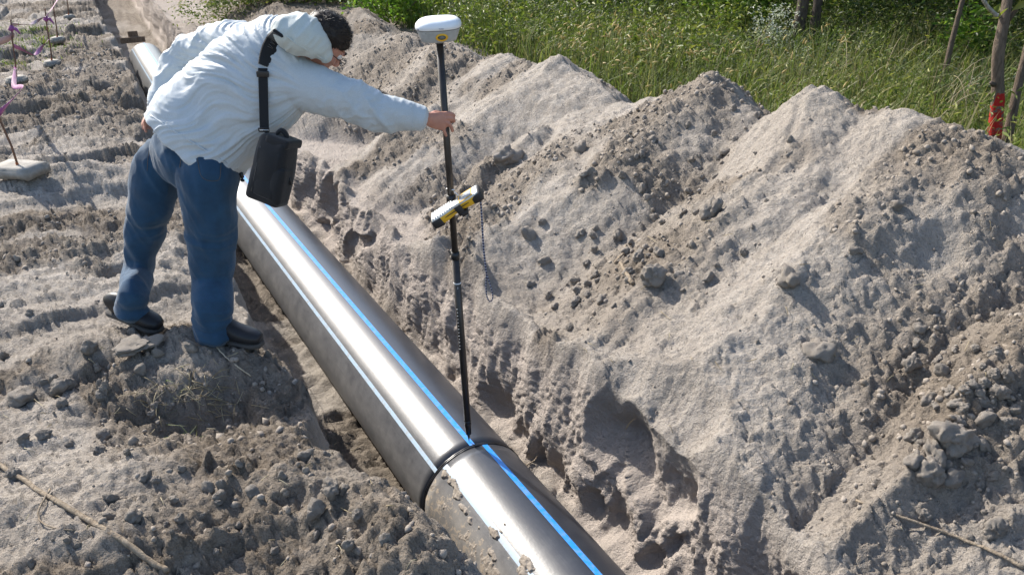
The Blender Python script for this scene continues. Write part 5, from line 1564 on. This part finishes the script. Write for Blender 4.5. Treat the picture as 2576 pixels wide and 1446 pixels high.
Rt = Matrix(np.stack([np.array([0, 0, -1.]), np.array([1., 0, 0]), np.array([0, -1., 0])], 1).tolist())   # text running down the tube
for k in range(13):
    c = tip + ax * (.775 - k * .018) + np.array([-.008, -.0160, 0]); v, f = tube_np([c - [.0025 if k % 2 else .004, 0, 0], c + [.0025, -.0003, .001]], .0013, 4); obj_from('graduation', v - tip, f, M['white_print'], pole)
txt('digit', '1', .018, tip + ax * .888 + [.002, -.0185, 0], Matrix(np.stack([[1., 0, 0], [0, 0, 1.], [0, -1., 0]], 1).tolist()), 'white_print', pole)

# ------------------------------------------------------------------ GNSS receiver
rc = np.array(top) + ax * .002
rec = empty('satellite_receiver', tuple(rc)); tag(rec, 'white and grey round satellite receiver with yellow oval ring, on top of the survey pole', 'receiver')
M['rec_white'] = mat('receiver_white', (.78, .80, .81), .35); M['rec_grey'] = mat('receiver_grey', (.36, .37, .365), .5)
M['yellow'] = mat('safety_yellow', (.72, .40, .02), .45); M['window'] = mat('grey_window', (.16, .17, .155), .2)
n_ = NT(M['rec_grey']); n_.base(n_.ramp(n_.noise(40, 5), [(.3, (.30, .31, .30)), (.7, (.42, .43, .42))]))
RR = PX(103 / 2, 3.52) * 1.0


def lathe(prof, k=64, sq=2.6):
    V_ = []
    for r, z in prof:
        for a in np.linspace(0, 2 * math.pi, k, endpoint=False):
            ca, sa = math.cos(a), math.sin(a); V_.append([r * math.copysign(abs(ca) ** (2 / sq), ca), r * math.copysign(abs(sa) ** (2 / sq), sa), z])
    m = len(prof); i = np.arange(m * k).reshape(m, k); j = np.roll(i, -1, 1)
    f = [tuple(q) for q in np.stack([i[:-1], j[:-1], j[1:], i[1:]], -1).reshape(-1, 4)] + [tuple(i[0][::-1]), tuple(i[-1])]
    return np.array(V_), f


tl = Matrix(np.stack([[1, 0, .0], nrmz(np.cross(ax, [1, 0, 0])), ax], 1).tolist())
Rr = Matrix(np.stack([nrmz([1, 0, .055]), nrmz(np.cross(ax, nrmz([1, 0, .055]))), ax], 1).tolist())
Rn = np.array(Rr)
hgt = .094


def rp(v): return (np.asarray(v) @ Rn.T)


v, f = lathe([(RR * .70, .0), (RR * .76, .002), (RR * .82, .016), (RR * .90, .036), (RR * .945, .046), (RR * .95, .0475)]); obj_from('lower_shell', rp(v), f, M['rec_grey'], rec)
v, f = lathe([(RR * .955, .0478), (RR * .955, .0496)]); obj_from('seam_ring', rp(v), f, M['grey_print'], rec)
v, f = lathe([(RR * .95, .0498), (RR, .053), (RR * 1.0, .064), (RR * .965, .074), (RR * .87, .082), (RR * .80, .0865), (RR * .7, .0895), (RR * .4, .0915), (RR * .1, .092)]); obj_from('upper_shell', rp(v), f, M['rec_white'], rec)
v, f = lathe([(.018, -.012), (.018, .0005)], 24, 2); obj_from('threaded_base', rp(v), f, M['grey_print'], rec)


def oval(name, a0, a1, b0, b1, y0, y1, mt, cx, cz, tilt=0):
    """oval ring standing on the shell's near side; a0/b0 inner radii (0 = disc)"""
    k = 40; V_ = []
    for (a, b, y) in ((max(a0, 1e-4), max(b0, 1e-4), y1), (a1 * .96, b1 * .96, y1), (a1, b1, y0), (max(a0, 1e-4), max(b0, 1e-4), y0)):
        for q in np.linspace(0, 2 * math.pi, k, endpoint=False):
            x, z = a * math.cos(q) + cx, b * math.sin(q) + cz
            rad_ = RR * np.interp(z, [0, .016, .036, .046], [.755, .82, .90, .945])
            yy = -rad_ * (1 - min(.95, abs(x) / rad_) ** 2.6) ** (1 / 2.6)
            V_.append([x, yy + y, z])
    i = np.arange(4 * k).reshape(4, k); j = np.roll(i, -1, 1); f = [tuple(q) for q in np.stack([i[:-1], j[:-1], j[1:], i[1:]], -1).reshape(-1, 4)]
    if a0 == 0: f.append(tuple(i[0]))
    return obj_from(name, rp(V_), f, M[mt], rec)


oval('yellow_ring', .0165, .0255, .0085, .0165, .004, -.004, 'yellow', .018, .022)
oval('black_rim', .0145, .0168, .0072, .0090, .003, -.0045, 'black_plastic', .018, .022)
oval('window', 0, .0146, 0, .0074, .003, -.0035, 'window', .018, .022)
M['navy_print'] = mat('navy_print', (.03, .04, .12), .5)
fr_ = Matrix(np.stack([Rn @ [1, 0, 0], Rn @ [0, 0, 1], Rn @ [0, -1, 0]], 1).tolist())
txt('lettering', 'Trimble', .0062, rc + Rn @ np.array([.019, -RR * .998 - .0005, .0575]), fr_, 'navy_print', rec)
fr2 = Matrix(np.stack([Rn @ nrmz([.6, -.8, 0]), Rn @ [0, 0, 1], Rn @ nrmz([-.8, -.6, 0])], 1).tolist())
txt('lettering', 'GNSS', .0058, rc + Rn @ np.array([-RR * .80, -RR * .83, .0565]), fr2, 'navy_print', rec)
for a in (-.045, .058):
    v, f = ellipsoid([a, -RR * np.interp(.04, [.036, .046], [.90, .945]) * .97 + (.012 if a > .05 else .003), .041], np.eye(3) * .0016, 6); obj_from('screw', rp(v), f, M['grey_print'], rec)

# ------------------------------------------------------------------ data collector
ca, cb = A3(1098, 548, 3.47), A3(1206, 478, 3.47)
ux = nrmz(cb - ca); uz = nrmz(np.array([-.35, -.18, .92])); uz = nrmz(uz - ux * (uz @ ux)); uy = np.cross(uz, ux)
cc_ = A3(1149, 520, 3.47)
col = empty('data_collector', tuple(cc_)); tag(col, 'yellow and black handheld data collector clamped aslant to the survey pole', 'handheld computer')
R3c = np.stack([ux, uy, uz], 0)
Lh = .122
M['key_face'] = mat('pale_key_panel', (.62, .62, .58), .4); M['lcd'] = mat('grey_display', (.30, .33, .36), .15); M['bumper'] = mat('black_rubber_bumper', (.02, .018, .018), .6)
def cp(x, y, z): return cc_ + x * ux + y * uy + z * uz


# hourglass case
st_ = [(-Lh, .036), (-Lh * .8, .040), (-Lh * .45, .038), (-Lh * .1, .030), (Lh * .2, .030), (Lh * .5, .038), (Lh * .85, .041), (Lh, .037)]
v, f = loft([cp(a, 0, 0) for a, w_ in st_], [w_ for a, w_ in st_], [.021, .022, .021, .018, .018, .021, .022, .021], uy, 28, 4, 4.5, ends=False); obj_from('case', v - cc_, f, M['yellow'], col)
v, f = loft([cp(a, 0, .012) for a, w_ in st_], [w_ * .93 for a, w_ in st_], [.0125] * 8, uy, 28, 4, 4.5, ends=False); obj_from('key_panel', v - cc_, f, M['key_face'], col)
for nm, a0, a1 in (('end_bumper', -Lh - .006, -Lh * .66), ('end_bumper', Lh * .68, Lh + .006)):
    v, f = loft([cp(a, 0, -.003) for a in (a0, (a0 + a1) / 2, a1)], [.040, .0445, .043], [.021, .0235, .023], uy, 28, 3, 4.5, ends=False); obj_from(nm, v - cc_, f, M['bumper'], col)
box_part('display', cp(Lh * .50, 0, .0245), (.030, .026, .0012), R3c, 'lcd', col, .001, 1)
box_part('display_frame', cp(Lh * .50, 0, .0240), (.036, .032, .0010), R3c, 'yellow', col, .001, 1)
box_part('side_strip', cp(-.03, -.037, .004), (.055, .0015, .0016), R3c, 'bumper', col, .0005, 1); box_part('side_strip', cp(.05, -.037, .004), (.035, .0015, .0016), R3c, 'bumper', col, .0005, 1)
km = None
for i in range(9):
    for j in range(5):
        if km is None:
            ko = box_part('key', cp(-Lh * .93 + i * .0125, -.025 + j * .0125, .0258), (.0042, .0045, .0016), R3c, 'rec_white', col, .0008, 1); km = ko.data
        else:
            ko = bpy.data.objects.new('key', km); C.objects.link(ko); ko.parent = col
            ko.matrix_local = Matrix.Translation(Vector(cp(-Lh * .93 + i * .0125, -.025 + j * .0125, .0258) - cc_)) @ Matrix(R3c.T.tolist()).to_4x4()
kl = ['A', 'B', 'C', '1', '2', '3', 'Tab', 'Ctrl']
v, f = tube_np([cp(.012 + .012 * math.cos(a), .012 * math.sin(a), .0248) for a in np.linspace(0, 2 * math.pi, 17)], .0012, 5); obj_from('navigation_ring', v - cc_, f, M['grey_print'], col)
# bracket and clamp round the pole
pc = tip + ax * ((cc_[2] - tip[2]) / ax[2])
pc = pc + ax * .02
box_part('bracket_arm', cp(.02, -.012, -.030), (.016, .034, .010), R3c, 'bumper', col, .004, 2)
box_part('strap_clip', cp(.012, -.041, -.004), (.016, .003, .026), R3c, 'bumper', col, .002, 1)
v, f = tube_np([pc - ax * .017, pc + ax * .017], .0215, 20); obj_from('pole_clamp', v - cc_, f, M['black_plastic'], col)
v, f = tube_np([pc + [.0, 0, 0], cp(.02, .02, -.030)], .011, 12); obj_from('clamp_stem', v - cc_, f, M['black_plastic'], col)
v, f = tube_np([pc + [.03, -.006, -.04], pc + [.055, -.012, -.055]], [.013, .016], 12); obj_from('clamp_knob', v - cc_, f, M['black_plastic'], col)
v, f = tube_np([pc + ax * .045 - [.019, 0, 0], pc + ax * .045 + [.019, -.016, 0]], .003, 6); obj_from('clamp_lever', v - cc_, f, M['metal'], col)
v, f = tube_np([cp(.03, .034, .02), cp(.022, .05, .035), cp(.018, .055, .045)], .0022, 6); obj_from('stylus_tip', v - cc_, f, M['rec_white'], col)
# wrist strap
M['lanyard'] = cloth('navy_woven_cord', (.03, .032, .075), .4, 300, .8, .4)
n_ = NT(M['lanyard']); wv = n_.n.new('ShaderNodeTexWave'); wv.inputs['Scale'].default_value = 22; wv.bands_direction = 'Z'; n_.l.new(n_.coord(), wv.inputs[0]); n_.base(n_.ramp(wv.outputs[1], [(.62, (.022, .022, .06)), (.72, (.33, .34, .40))]))
pt_ = [A3(1205, 492, 3.46), A3(1209, 506, 3.46), A3(1211, 530, 3.46), A3(1213, 570, 3.46), A3(1216, 620, 3.46), A3(1220, 660, 3.46), A3(1224, 690, 3.46)]
v, f = tube_np(smoothpath(pt_, 30), .0042, 8); obj_from('wrist_strap', v - cc_, f, M['lanyard'], col)
lp = [A3(1224, 690, 3.46), A3(1232, 712, 3.455), A3(1239, 738, 3.455), A3(1240, 752, 3.457), A3(1233, 760, 3.46), A3(1225, 750, 3.465), A3(1222, 725, 3.465), A3(1223, 700, 3.462), A3(1224, 690, 3.46)]
v, f = tube_np(smoothpath(lp, 40), .0030, 6); obj_from('strap_loop', v - cc_, f, M['lanyard'], col)
